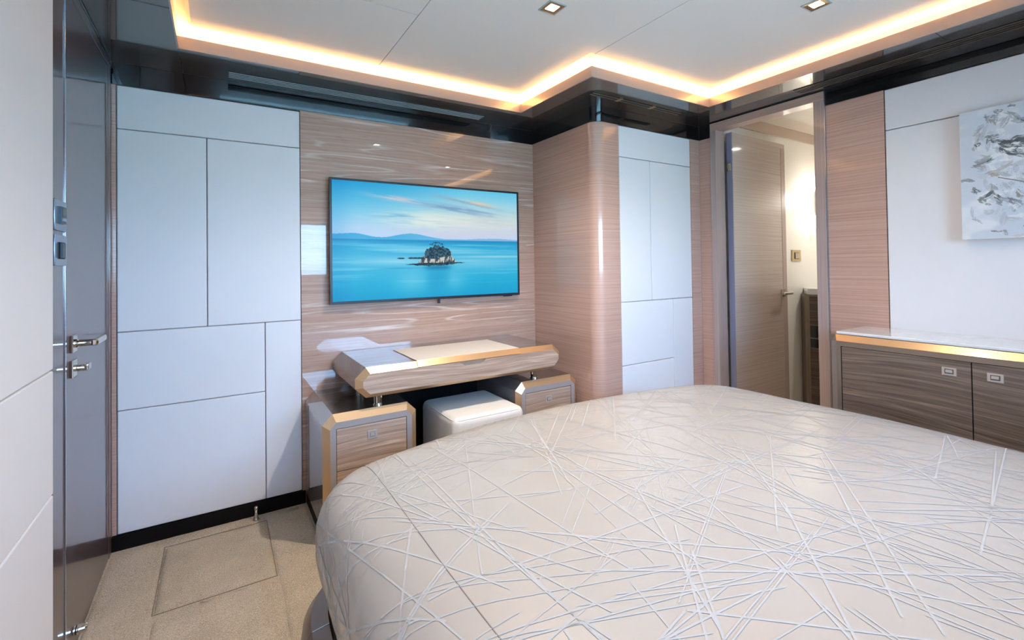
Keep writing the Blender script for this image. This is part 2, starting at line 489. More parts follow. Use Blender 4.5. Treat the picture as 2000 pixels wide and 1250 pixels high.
# --- left wall, entrance door
wlf = box('wall_left', XL - .1, XL - .008, YF, D + .1, -.05, ZD, 'gap_dark')
tag(wlf, 'left cabin wall with white padded panels running past the camera', 'wall', kind='structure')
panels(wlf, [(YF, 1.69, .058, .568), (YF, 1.69, .568, .891), (YF, 1.69, .891, 1.985)], 'x', -.367, .018)
box('side_strip', XL - .01, XL, 1.691, 1.823, 0, 2.003, 'door_lacquer', wlf)
box('dark_band', XL - .01, XL - .001, YF, D, 2.005, ZS, 'black_lacquer', wlf)
fr = thing('trim_2', (XL, 2.17, 0), 'slim metal-edged frame around the glossy entrance door', 'door frame', kind='structure')
box('edge_strip', XL - .008, XL + .003, 1.8255, 1.836, 0, 2.003, 'steel_trim', fr, .001)
box('jamb', XL - .008, XL + .001, 1.837, 1.862, 0, 2.003, 'door_lacquer', fr, .001)
box('head', XL - .008, XL + .001, 1.863, 2.49, 1.977, 2.003, 'door_lacquer', fr, .001)
box('jamb', XL - .008, XL + .001, 2.466, 2.512, 0, 1.976, 'door_lacquer', fr, .001)
d1 = thing('door_1', (XL, 2.17, 0), 'glossy taupe lacquered entrance door with chrome lever beside the white panels', 'door', kind='structure')
box('leaf', XL - .008, XL, 1.864, 2.463, .004, 1.974, 'door_lacquer', d1, .001)
# lever handle and thumb turn
hy, hz = 1.905, .931
h = box('handle', XL, XL + .009, hy - .026, hy + .026, hz - .026, hz + .026, 'chrome', d1, .002)
v, f = lathe_vf([(.013, 0), (.013, .005), (.010, .008), (.010, .048), (.011, .050)], (XL + .009, hy, hz), 'X', 20)
mesh_obj('neck', v, f, 'chrome', h, smooth=False)
v, f = merge(box_vf(XL + .045, XL + .064, hy - .012, hy + .118, hz - .010, hz + .010))
mesh_obj('lever', v, f, 'chrome', h, bevel=.006, seg=3, smooth=False)
lz = .857
h = box('lock', XL, XL + .009, hy - .026, hy + .026, lz - .026, lz + .026, 'chrome', d1, .002)
v, f = lathe_vf([(.010, 0), (.010, .022)], (XL + .009, hy, lz), 'X', 18)
mesh_obj('spindle', v, f, 'chrome', h)
box('thumb_turn', XL + .028, XL + .040, hy - .010, hy + .034, lz - .009, lz + .009, 'chrome', h, .003)
v, f = lathe_vf([(.011, 0), (.013, .003), (.013, .030), (.010, .034)], (XL, 1.915, .072), 'X', 20)
b_ = mesh_obj('bumper', v, f, 'chrome', d1)
v, f = lathe_vf([(.0134, .008), (.0134, .0105)], (XL, 1.915, .072), 'X', 20)
mesh_obj('rubber_ring', v, f, 'black_matte', b_)

# --- wall behind the camera with its window
wf = thing('wall_front', (1.1, YF, 0), 'cabin wall behind the bed head, pierced by a wide window', 'wall', kind='structure')
for q in ((XL - .1, WX0, -.05, ZD), (WX1, XB + .1, -.05, ZD), (WX0, WX1, -.05, WZ0), (WX0, WX1, WZ1, ZD)):
    box('wall_section', q[0], q[1], YF - .06, YF, q[2], q[3], 'veneer_fine', wf)
wd = thing('window_1', (1.05, YF, WZ0), 'wide horizontal cabin window above the bed head', 'window', kind='structure')
for q in ((WX0, WX1, WZ0, WZ0 + .025), (WX0, WX1, WZ1 - .025, WZ1), (WX0, WX0 + .025, WZ0 + .025, WZ1 - .025), (WX1 - .025, WX1, WZ0 + .025, WZ1 - .025)):
    box('window_frame', q[0], q[1], YF - .05, YF + .008, q[2], q[3], 'champagne_dark', wd, .003)
box('pane', WX0 + .025, WX1 - .025, YF - .03, YF - .026, WZ0 + .025, WZ1 - .025, 'window_glass', wd)

# ------------------------------------------------------------------ ceiling, cove, soffit
ce = box('ceiling', XL - .1, XB + .1, YF - .06, D + .1, ZD, ZD + .04, 'cove_white')
tag(ce, 'stepped ceiling with pale panels, dark glossy border and warm light cove', 'ceiling', kind='structure')
def path(d):
    return [(-.127 - d, YF), (-.127 - d, 2.248 + d), (1.473 + d, 2.248 + d), (1.473 + d, 1.645 + d), (2.337 + d, 1.645 + d), (2.337 + d, YF)]
def loft(prof, closed=True, segs=range(5)):
    """sweep a closed (offset, z) profile along the cove path"""
    n = len(prof)
    ps = [path(d) for d, z in prof]
    V, Fc = [], []
    for s_ in segs:
        pass
    segs = list(segs)
    idx = [segs[0]] + [s_ + 1 for s_ in segs]
    for i in idx:
        for k in range(n):
            V.append((ps[k][i][0], ps[k][i][1], prof[k][1]))
    for a in range(len(idx) - 1):
        for k in range(n if closed else n - 1):
            k2 = (k + 1) % n
            Fc.append((a * n + k, a * n + k2, (a + 1) * n + k2, (a + 1) * n + k))
    if closed:
        Fc.append(tuple(range(n))); Fc.append(tuple(range((len(idx) - 1) * n, len(idx) * n)))
    return V, Fc
rect = lambda d0, d1, z0, z1: [(d0, z0), (d1, z0), (d1, z1), (d0, z1)]
for s_ in range(5):
    v, f = loft(rect(0, .006, ZS - .001, ZLIP), segs=[s_])
    mesh_obj('fascia', v, f, 'fascia_bronze', ce)
v, f = loft(rect(.006, .115, ZS + .012, ZS + .016)); mesh_obj('cove_shelf', v, f, 'cove_white', ce)
v, f = loft(rect(.115, .12, ZS + .012, ZD + .002)); mesh_obj('cove_back', v, f, 'cove_white', ce)
for s_ in range(5):
    v, f = loft(rect(.082, .104, ZS + .018, ZS + .022), segs=[s_])
    o = mesh_obj('led_strip', v, f, 'led_soft' if s_ == 0 else 'led', ce)
    o['label'] = 'warm white LED strip'
# ceiling panels (raft), with a chamfered edge
e0 = -.042
P = path(e0)
g = .0015
cx, hxx = 1.456, .65
rafts = [[(P[0][0], 1.69 + g), (hxx - g, 1.69 + g), (hxx - g, P[1][1]), (P[1][0], P[1][1])],
         [(P[0][0], YF), (.445 - g, YF), (.445 - g, 1.69 - g), (P[0][0], 1.69 - g)],
         [(.445 + g, YF), (hxx - g, YF), (hxx - g, 1.69 - g), (.445 + g, 1.69 - g)],
         [(hxx + g, YF), (cx - g, YF), (cx - g, P[3][1]), (P[2][0], P[3][1]), (P[2][0], P[2][1]), (hxx + g, P[2][1])],
         [(cx + g, YF), (P[5][0], YF), (P[5][0], P[4][1]), (cx + g, P[4][1])]]
for r_ in rafts:
    v, f = prism_z_vf(r_, ZC, ZC + .018)
    mesh_obj('ceiling_panel', v, f, 'ceiling_white', ce)
box('panel_backing', P[0][0], 1.433, YF, P[2][1], ZC + .0185, ZC + .021, 'gap_dark', ce)
box('panel_backing', 1.434, P[5][0], YF, P[4][1], ZC + .0185, ZC + .021, 'gap_dark', ce)
v, f = loft([(e0, ZC), (e0 + .014, ZC + .018), (e0 + .014, ZC + .021), (e0 + .001, ZC + .021)])
mesh_obj('edge_moulding', v, f, 'ceiling_white', ce)
# soffit
for q in ((XL, -.1285, YF, D), (-.1265, 1.4722, 2.2485, D), (1.4738, XC + .1, YC + .0015, D), (1.4738, 2.3362, 1.6455, YC + .0), (2.3378, XB + .01, .665, YC), (2.3378, XB + .01, YF, .663)):
    box('soffit_panel', q[0], q[1], q[2], q[3], ZS, ZS + .010, 'soffit_lacquer', ce)

def vent(name, x0, x1, ys, label, axis='X', wdt=.0055, mat='grille_light', frame=True):
    """flush linear slot diffuser: light slats over a dark tray"""
    lo, hi = min(ys) - .007, max(ys) + .007
    t_ = thing(name, ((x0 + x1) / 2 if axis == 'X' else (lo + hi) / 2, (lo + hi) / 2 if axis == 'X' else (x0 + x1) / 2, ZS - .004), label, 'air vent')
    def bx(nm, a0, a1, c0, c1, z0, z1, mt):
        if axis == 'X': box(nm, a0, a1, c0, c1, z0, z1, mt, t_)
        else: box(nm, c0, c1, a0, a1, z0, z1, mt, t_)
    bx('tray', x0, x1, lo, hi, ZS - .0015, ZS, 'black_matte')
    for y in ys: bx('slat', x0, x1, y - wdt / 2, y + wdt / 2, ZS - .004, ZS - .0015, mat)
    return t_
vent('air_vent', .045, 1.322, (2.412, 2.432, 2.452, 2.472), 'long slotted air vent in the dark border above the television')
t_ = vent('air_vent', 1.62, 2.30, (1.800, 1.822), 'short two-slot air vent in the dark border above the white wardrobe panels', mat='champagne_dark', wdt=.007)
for xx in (1.80, 2.05):
    box('bracket', xx, xx + .022, 1.790, 1.832, ZS - .0046, ZS - .0016, 'champagne', t_)
vent('air_vent', -.3, 1.27, (2.500, 2.522, 2.544, 2.566), 'slotted air vent in the dark border along the wall with the painting', axis='Y', mat='champagne_dark')

# downlights
def downlight(x, y, label, power=1.0):
    t_ = thing('downlight', (x, y, ZC - .001), label, 'downlight', 'recessed square downlights')
    s_ = .038
    rim = [box_vf(x - s_, x + s_, y - s_, y - s_ + .004, ZC - .003, ZC), box_vf(x - s_, x + s_, y + s_ - .004, y + s_, ZC - .003, ZC),
           box_vf(x - s_, x - s_ + .004, y - s_ + .004, y + s_ - .004, ZC - .003, ZC), box_vf(x + s_ - .004, x + s_, y - s_ + .004, y + s_ - .004, ZC - .003, ZC)]
    v, f = merge(*rim); mesh_obj('rim', v, f, 'grille_light', t_)
    # brass-toned sloping reflector between rim and lamp
    a, b2 = s_ - .004, .019
    V = [(x + sx * a, y + sy * a, ZC - .0025) for sx, sy in ((-1, -1), (1, -1), (1, 1), (-1, 1))] + [(x + sx * b2, y + sy * b2, ZC - .0008) for sx, sy in ((-1, -1), (1, -1), (1, 1), (-1, 1))]
    mesh_obj('reflector', V, [(i, (i + 1) % 4, 4 + (i + 1) % 4, 4 + i) for i in range(4)], 'plate_gold', t_)
    box('lamp', x - b2, x + b2, y - b2, y + b2, ZC - .0012, ZC - .0006, 'downlight_emitter', t_)
    ld = bpy.data.lights.new('downlight_beam', 'SPOT')
    ld.energy = DOWNLIGHT_W * power; ld.color = (1, .86, .68); ld.spot_size = math.radians(142); ld.spot_blend = 1; ld.shadow_soft_size = .025
    lo = bpy.data.objects.new('downlight_beam', ld); C.objects.link(lo); lo.parent = t_
    lo.location = (0, 0, -.012)
    return t_
downlight(1.056, 1.388, 'square recessed downlight in the ceiling panel between the two coves, left of the pair', 1.7)
downlight(1.890, .872, 'square recessed downlight near the top edge of the photo, right of the pair', .25)
downlight(.45, .30, 'added unseen square downlight behind the camera on the entrance side', .6)  # extra lamp added out of view, placed where its reflection stays hidden
downlight(1.25, -.46, 'added unseen square downlight brightening the pillow end of the bed', .62)  # extra lamp added out of view to brighten the near part of the bed

# ------------------------------------------------------------------ television
def grid_picture(name, P0, U, Vv, nx, ny, fn, mat, parent):
    """flat picture surface: P0 top-left, U along width, V down; colours from fn(u,v) -> linear rgb arrays"""
    P0, U, Vv = map(lambda a: np.array(a, float), (P0, U, Vv))
    us = np.linspace(0, 1, nx + 1); vs_ = np.linspace(0, 1, ny + 1)
    gu, gvv = np.meshgrid(us, vs_)
    verts = P0[None, :] + gu.reshape(-1, 1) * U + gvv.reshape(-1, 1) * Vv
    base = Vector((0, 0, 0)); p = parent
    while p is not None: base += Vector(p.location); p = p.parent
    verts = verts - np.array(base)
    idx = np.arange((nx + 1) * (ny + 1)).reshape(ny + 1, nx + 1)
    faces = np.stack([idx[:-1, :-1], idx[1:, :-1], idx[1:, 1:], idx[:-1, 1:]], -1).reshape(-1, 4)
    me = bpy.data.meshes.new(name)
    me.from_pydata(verts.tolist(), [], faces.tolist())
    col = fn(gu, gvv).reshape(-1, 3)
    rgba = np.concatenate([np.clip(col, 0, 4), np.ones((len(col), 1))], 1).astype(np.float32)
    at = me.color_attributes.new('picture', 'FLOAT_COLOR', 'POINT')
    at.data.foreach_set('color', rgba.reshape(-1))
    o = bpy.data.objects.new(name, me); C.objects.link(o); o.parent = parent
    me.materials.append(MATS[mat])
    return o
def srgb2lin(a):
    a = np.asarray(a, float) / 255
    return np.where(a <= .04045, a / 12.92, ((a + .055) / 1.055) ** 2.4)
def vnoise(x, y, seed=0):
    """smooth value noise"""
    r = np.random.default_rng(seed); T = r.random((257, 257))
    xi, yi = np.floor(x).astype(int), np.floor(y).astype(int)
    xf, yf = x - xi, y - yi
    xf, yf = xf * xf * (3 - 2 * xf), yf * yf * (3 - 2 * yf)
    g_ = lambda i, j: T[np.mod(j, 257), np.mod(i, 257)]
    return (g_(xi, yi) * (1 - xf) + g_(xi + 1, yi) * xf) * (1 - yf) + (g_(xi, yi + 1) * (1 - xf) + g_(xi + 1, yi + 1) * xf) * yf
def fbm(x, y, o=4, seed=0):
    s_, a, t_ = 0, .5, 0
    for k in range(o):
        s_ = s_ + a * vnoise(x * 2 ** k, y * 2 ** k, seed + k); t_ += a; a *= .5
    return s_ / t_
def lerp(a, b, t): return a + (b - a) * t
def sstep(a, b, x):
    t = np.clip((x - a) / (b - a), 0, 1); return t * t * (3 - 2 * t)
def ramp(x, stops):
    xs = [s_[0] for s_ in stops]; cs = np.array([s_[1] for s_ in stops], float)
    return np.stack([np.interp(x, xs, cs[:, k]) for k in range(3)], -1)
def tv_picture(u, v):
    # sea and sky with one small wooded rock island
    HZ = .484
    col = lambda *c: np.array(c, float)
    tl = ramp(v / HZ, [(0, (30, 158, 214)), (.3, (84, 186, 226)), (.55, (132, 204, 234)), (.8, (176, 212, 240)), (1, (188, 212, 244))])
    warm = ramp(v / HZ, [(0, (96, 196, 232)), (.3, (160, 214, 230)), (.6, (206, 222, 218)), (.85, (204, 212, 230)), (1, (198, 212, 240))])
    im = lerp(tl, warm, sstep(.10, .72, u + .1 * v)[..., None])
    def soft(im, a, b2, w_, h_, sl, c_, k_, sd):
        d_ = v - b2 - sl * (u - a)
        n_ = fbm(u * 9 + sd, d_ * 60 + sd, 4, 100 + sd)
        k = np.exp(-(((u - a) / w_) ** 2 + (d_ / h_) ** 2)) * sstep(.28, .62, n_)
        return lerp(im, col(*c_), (np.clip(k * k_, 0, 1))[..., None])
    im = soft(im, .46, .31, .20, .07, .04, (226, 238, 230), .9, 1)
    im = soft(im, .70, .30, .25, .06, .05, (222, 230, 226), .8, 2)
    im = soft(im, .33, .13, .14, .022, .16, (226, 206, 214), .9, 3)
    im = soft(im, .28, .275, .10, .016, .03, (112, 176, 214), 1, 4)
    im = soft(im, .60, .185, .18, .030, .20, (126, 166, 202), 1.2, 5)
    im = soft(im, .72, .21, .12, .022, .16, (120, 160, 196), 1.1, 6)
    im = soft(im, .70, .125, .20, .018, .26, (140, 176, 200), 1, 7)
    im = soft(im, .76, .125, .09, .016, .22, (236, 206, 172), .8, 8)
    im = soft(im, .85, .30, .16, .03, .02, (196, 206, 214), .8, 9)
    # far hills
    hill = .436 + .016 * (vnoise(u * 7, u * 0, 31) - .5) + .052 * np.clip((u - .36) / .3, 0, 1) ** 1.0 - .012 * np.exp(-((u - .40) / .06) ** 2) + .03 * sstep(.08, .2, u) * sstep(.34, .22, u)
    im = np.where(((v > hill) & (v < HZ))[..., None], lerp(col(70, 172, 220), col(120, 192, 232), sstep(.2, .7, u)[..., None]), im)
    h2 = .472 - .012 * np.exp(-((u - .86) / .1) ** 2) - .004 * np.exp(-((u - .75) / .05) ** 2)
    im = np.where(((v > h2) & (v < HZ) & (u > .55))[..., None], col(132, 186, 226), im)
    # sea
    s_ = (v - HZ) / (1 - HZ)
    sea = ramp(s_, [(0, (22, 142, 198)), (.12, (40, 168, 214)), (.3, (74, 184, 222)), (.5, (56, 180, 220)), (.75, (20, 172, 216)), (1, (4, 160, 210))])
    st = fbm(u * 2.2 + 5, v * 34, 4, 41)
    sea = lerp(sea, col(140, 214, 238), (sstep(.52, .8, st) * .6 * sstep(0, .1, s_) * sstep(.95, .45, s_))[..., None])
    for (a, b2, w_, h_, k_) in ((.87, .636, .26, .010, .75), (.30, .675, .20, .035, .6), (.75, .70, .22, .05, .4), (.40, .575, .2, .006, .55), (.60, .86, .08, .10, .35), (.38, .86, .10, .12, .4), (.30, .735, .16, .006, -.5)):
        k = np.exp(-(((u - a) / w_) ** 2 + ((v - b2) / h_) ** 2))
        sea = lerp(sea, col(164, 222, 240) if k_ > 0 else col(30, 140, 190), (k * abs(k_))[..., None])
    sea = lerp(sea, col(8, 112, 164), (np.exp(-(((u - .516) / .07) ** 4 + ((v - .735) / .022) ** 2)) * .85)[..., None])
    sea = lerp(sea, col(8, 150, 200), (np.exp(-(((u - .516) / .065) ** 4 + ((v - .83) / .12) ** 2)) * .5)[..., None])
    im = np.where((v >= HZ)[..., None], sea, im)
    # island: cliff, wooded crown, one spreading tree, skirt of rocks
    nz = fbm(u * 60, v * 40, 3, 51); nf = fbm(u * 150, v * 90, 3, 52)
    lo, hi = .447 - .032 * sstep(.60, .69, v), .592 + .030 * sstep(.62, .69, v)
    edge = .010 * (vnoise(v * 90, u * 0, 57) - .5)
    body = (u > lo + edge) & (u < hi + edge) & (v > .585) & (v < .70)
    stone = lerp(col(50, 66, 78), col(204, 200, 190), sstep(.40, .60, fbm(u * 150, v * 26, 3, 53))[..., None])
    im = np.where(body[..., None], stone, im)
    d2 = (u - .517) / .073
    wt = .535 + .055 * np.abs(d2) ** 2.6 + .028 * (vnoise(u * 90, u * 0, 62) - .5)
    wb_ = .640 + .035 * (vnoise(u * 60, u * 0, 63) - .5) - .012 * d2
    woodm = (np.abs(d2) < 1) & (v > wt) & (v < wb_)
    leaf = lerp(col(8, 40, 62), col(56, 104, 116), sstep(.38, .66, nf)[..., None])
    im = np.where(woodm[..., None], leaf, im)
    rr = np.hypot((u - .511) / .042, (v - .535) / .036)
    im = np.where(((rr < 1) & (rr > .62) & (v < .532) & (nf > .47))[..., None], col(30, 84, 104), im)
    im = np.where(((rr < .8) & (v < .536) & (np.abs(((u - .511) / .042) * 3 % 1 - .5) < .09))[..., None], col(40, 92, 110), im)
    base = np.abs(v - (.703 - .012 * sstep(.5, .66, u)) - .008 * (nz - .5)) < .013 * np.clip(1.02 - np.abs((u - .506) / .163) ** 2.2, 0, 1) * (.6 + .8 * nz)
    arm = (np.abs(v - .647) < .011 * np.clip(1 - np.abs((u - .40) / .046) ** 3, 0, 1) * (.35 + nz)) | (np.abs(v - .6485) < .006 * np.clip(1 - np.abs((u - .322) / .021) ** 3, 0, 1))
    im = np.where((base | arm)[..., None], lerp(col(10, 38, 54), col(48, 88, 96), sstep(.4, .7, nf)[..., None]), im)
    im = lerp(im, im * col(.60, .84, .94), (sstep(.12, 0, u) * .5)[..., None])
    return srgb2lin(im)
TX0, TX1, TZ0, TZ1, TY = .475, 1.598, .961, 1.602, 2.480
tv = thing('television', ((TX0 + TX1) / 2, D, TZ0), 'large flat television showing a small island in a turquoise sea', 'television')
bz = .011
box('back_shell', TX0 + .006, TX1 - .006, TY + .012, D - .012, TZ0 + .006, TZ1 - .006, 'black_matte', tv, .006)
box('wall_bracket', TX0 + .35, TX1 - .35, D - .013, D - .0005, TZ0 + .15, TZ1 - .15, 'black_matte', tv)
v, f = merge(box_vf(TX0, TX1, TY, TY + .018, TZ1 - bz, TZ1), box_vf(TX0, TX1, TY, TY + .018, TZ0, TZ0 + bz * 1.3),
             box_vf(TX0, TX0 + bz, TY, TY + .018, TZ0 + bz * 1.3, TZ1 - bz), box_vf(TX1 - bz, TX1, TY, TY + .018, TZ0 + bz * 1.3, TZ1 - bz))
mesh_obj('bezel', v, f, 'tv_bezel', tv)
grid_picture('screen', (TX0 + bz, TY + .004, TZ1 - bz), (TX1 - TX0 - 2 * bz, 0, 0), (0, 0, -(TZ1 - TZ0 - 2.3 * bz)), 600, 340, tv_picture, 'screen_picture', tv)
box('sensor', 1.052, 1.066, TY + .002, TY + .014, TZ0 - .024, TZ0, 'tv_bezel', tv, .002)
box('cable_socket', 1.49, 1.545, TY + .004, TY + .020, TZ0 - .006, TZ0, 'tv_bezel', tv, .001)

# ------------------------------------------------------------------ dressing desk
DY = 2.522
dk = thing('dressing_desk', (1.035, DY, .536), 'wall-hung dressing desk with chamfered ends, wood front and cream lid under the television', 'desk')
oct_ = [(.537, .716), (.491, .673), (.491, .630), (.537, .586), (1.533, .586), (1.579, .630), (1.579, .673), (1.533, .716)]
fro = [(.552, .691), (.521, .662), (.521, .634), (.550, .604), (1.520, .604), (1.549, .634), (1.549, .662), (1.518, .691)]
fro = [(.552, .691), (.521, .662), (.521, .634), (.550, .604), (1.530, .602), (1.560, .634), (1.560, .661), (1.529, .691)]
YB, YFR = 2.063, 2.044
v, f = prism_y_vf(oct_, YB, DY); mesh_obj('body', v, f, 'desk_lacquer', dk)
def bevel_strip(a0, a1, b0, b1, name, y0=YB, y1=YFR, mat='champagne', parent=None):
    """sloping metal strip between the body edge a0-a1 (at y0) and the front edge b0-b1 (at y1), with depth"""
    V = [(a0[0], y0, a0[1]), (a1[0], y0, a1[1]), (b1[0], y1, b1[1]), (b0[0], y1, b0[1])]
    V += [(b0[0], y0 + .001, b0[1]), (b1[0], y0 + .001, b1[1])]
    mesh_obj(name, V, [(0, 1, 2, 3), (3, 2, 5, 4), (0, 4, 5, 1), (0, 3, 4), (1, 5, 2)], mat, parent)
n8 = len(oct_)
for i in range(n8 - 1):
    bevel_strip(oct_[i], oct_[i + 1], fro[i], fro[i + 1], 'metal_edge', parent=dk)
ta, tb = oct_[7], oct_[0]; fa, fb = fro[7], fro[0]
lx0, lx1 = .766, 1.320
bevel_strip((ta[0], .716), (lx1 + .0018, .716), (fa[0], .691), (lx1 + .0018, .691), 'metal_edge', parent=dk)
bevel_strip((lx0 - .0018, .716), (tb[0], .716), (lx0 - .0018, .691), (fb[0], .691), 'metal_edge', parent=dk)
ld_ = box('lid', lx0, lx1, YB + .001, 2.402, .7155, .7195, 'white_lid', dk, .0012)
bevel_strip((lx1, .7185), (lx0, .7185), (lx1, .693), (lx0, .693), 'lid_edge', y1=YFR - .002, mat='champagne', parent=ld_)
# wood front with the finger notch
nt = [(1.118, .691), (1.092, .668), (1.004, .668), (.970, .691)]
fpoly = fro[0:8]
fp = [fro[0], fro[1], fro[2], fro[3], fro[4], fro[5], fro[6], fro[7]] + nt
v, f = prism_y_vf(fp, YFR, YB + .002); mesh_obj('front_panel', v, f, 'drawer_wood', dk)
v, f = prism_y_vf([(1.119, .690), (1.092, .667), (1.004, .667), (.969, .690)], YFR + .007, YB + .001); mesh_obj('finger_recess', v, f, 'nickel', dk)
for (px, py) in ((.605, 2.122), (1.452, 2.122), (.605, 2.44), (1.452, 2.44)):
    v, f = lathe_vf([(.023, 0), (.023, .004), (.019, .004), (.019, .046), (.023, .046), (.023, .050)], (px, py, .536), 'Z', 28)
    o = mesh_obj('post', v, f, 'chrome', dk, smooth=False)
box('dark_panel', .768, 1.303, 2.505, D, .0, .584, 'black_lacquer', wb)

# drawer cabinets
def drawer_cabinet(x0, x1, label):
    t_ = thing('drawer_cabinet', ((x0 + x1) / 2, 2.3, 0), label, 'cabinet', 'drawer cabinets under the dressing desk')
    zt, c = .535, .041
    y0, y1 = 2.083, 2.065
    out = [(x0 + c, zt), (x0, zt - c), (x0, .052), (x1, .052), (x1, zt - c), (x1 - c, zt)]
    fr_ = [(x0 + .054, .502), (x0 + .030, .471), (x0 + .030, .072), (x1 - .020, .072), (x1 - .020, .478), (x1 - .044, .502)]
    fr_ = [(x0 + .052, .503), (x0 + .028, .474), (x0 + .028, .072), (x1 - .024, .072), (x1 - .024, .474), (x1 - .048, .503)]
    top = [(x0 + c, zt), (x0, zt - c), (x0, .052), (x1, .052), (x1, zt - c), (x1 - c, zt)]
    v, f = prism_y_vf(top, y0, DY); b_ = mesh_obj('body', v, f, 'side_lacquer', t_)
    box('top_plate', x0 + c, x1 - c, y0, DY, zt - .002, zt + .001, 'desk_lacquer', t_)
    for i in range(len(out)):
        j = (i + 1) % len(out)
        bevel_strip(out[i], out[j], fr_[i], fr_[j], 'metal_edge', y0, y1, 'champagne', t_)
    # flat front frame round the drawer opening
    a0, a1, zt2 = x0 + .052, x1 - .048, .476
    v, f = merge(prism_y_vf([fr_[0], (a0, zt2), (a1, zt2), fr_[5]], y1, y0), prism_y_vf([fr_[1], fr_[2], (a0, .072), (a0, zt2), fr_[0]], y1, y0),
                 prism_y_vf([fr_[4], fr_[5], (a1, zt2), (a1, .072), fr_[3]], y1, y0))
    mesh_obj('front_frame', v, f, 'frame_satin', t_)
    box('opening', a0, a1, y1 + .006, y0 + .001, .072, zt2, 'black_matte', t_)
    for (z0, z1) in ((.298, .473), (.120, .2955)):
        d_ = box('drawer', a0 + .0022, a1 - .0022, y1 + .0015, y1 + .008, z0, z1, 'drawer_wood', t_, .0012)
        mx, mz = (a0 + a1) / 2 - .002, z1 - .047
        v, f = merge(box_vf(mx - .021, mx + .021, y1 - .001, y1 + .002, mz + .011, mz + .018), box_vf(mx - .021, mx + .021, y1 - .001, y1 + .002, mz - .018, mz - .011),
                     box_vf(mx - .021, mx - .011, y1 - .001, y1 + .002, mz - .011, mz + .011), box_vf(mx + .011, mx + .021, y1 - .001, y1 + .002, mz - .011, mz + .011),
                     box_vf(mx - .009, mx + .009, y1 - .004, y1 + .001, mz - .006, mz + .008))
        mesh_obj('handle', v, f, 'handle_metal', d_)
    box('plinth', x0 + .002, x1 - .002, y1 + .02, DY, -.001, .0535, 'black_matte', t_)
    return t_
drawer_cabinet(.362, .766, 'left drawer cabinet under the desk, nearest the white panels')
drawer_cabinet(1.305, 1.709, 'right drawer cabinet under the desk, against the rounded wardrobe wall')

# ------------------------------------------------------------------ stool
st = thing('stool', (1.09, 2.165, 0), 'cube stool in cream woven fabric tucked under the dressing desk', 'stool')
sx0, sx1, sy0, sy1 = .897, 1.284, 1.958, 2.362
o = box('cushion', sx0, sx1, sy0, sy1, .045, .452, 'stool_fabric', st, .034, 5, smooth=True)
def ring_tube(x0, x1, y0, y1, z, r, rad, n=8, cn=8):
    pts = []
    for (cx_, cy_, a0) in ((x1 - r, y1 - r, 0), (x0 + r, y1 - r, 90), (x0 + r, y0 + r, 180), (x1 - r, y0 + r, 270)):
        for k in range(cn + 1):
            a = math.radians(a0 + 90 * k / cn); pts.append((cx_ + r * math.cos(a), cy_ + r * math.sin(a), math.cos(a), math.sin(a)))
    V, Fc = [], []
    for (x, y, nx_, ny_) in pts:
        for i in range(n):
            a = 2 * math.pi * i / n
            V.append((x + nx_ * rad * math.cos(a), y + ny_ * rad * math.cos(a), z + rad * math.sin(a)))
    m_ = len(pts)
    for k in range(m_):
        for i in range(n):
            Fc.append((k * n + i, k * n + (i + 1) % n, ((k + 1) % m_) * n + (i + 1) % n, ((k + 1) % m_) * n + i))
    return V, Fc
v, f = ring_tube(sx0 + .008, sx1 - .008, sy0 + .008, sy1 - .008, .440, .034, .0025)
mesh_obj('piping', v, f, 'stool_fabric', st, smooth=True)
for (x, y) in ((sx0 + .05, sy0 + .05), (sx1 - .05, sy0 + .05), (sx0 + .05, sy1 - .05), (sx1 - .05, sy1 - .05)):
    v, f = lathe_vf([(.014, 0), (.018, .047)], (x, y, 0), 'Z', 14); mesh_obj('foot', v, f, 'black_matte', st)

# ------------------------------------------------------------------ bed
def catmull(P, n=14):
    out = []
    for i in range(len(P) - 1):
        p0, p1, p2, p3 = P[max(i - 1, 0)], P[i], P[i + 1], P[min(i + 2, len(P) - 1)]
        for k in range(n):
            t = k / n
            out.append(tuple(.5 * ((2 * p1[a]) + (-p0[a] + p2[a]) * t + (2 * p0[a] - 5 * p1[a] + 4 * p2[a] - p3[a]) * t * t + (-p0[a] + 3 * p1[a] - 3 * p2[a] + p3[a]) * t ** 3) for a in (0, 1)))
    out.append(P[-1])
    return out
foot = [(.198, -.62), (.198, -.1), (.198, .45), (.198, .95), (.201, 1.18), (.222, 1.335), (.297, 1.433), (.43, 1.490), (.66, 1.540), (.95, 1.575), (1.25, 1.583), (1.50, 1.568), (1.74, 1.525), (1.92, 1.450), (2.025, 1.340), (2.062, 1.17), (2.068, .95), (2.068, .45), (2.068, -.1), (2.068, -.62)]
line = catmull(foot, 10)
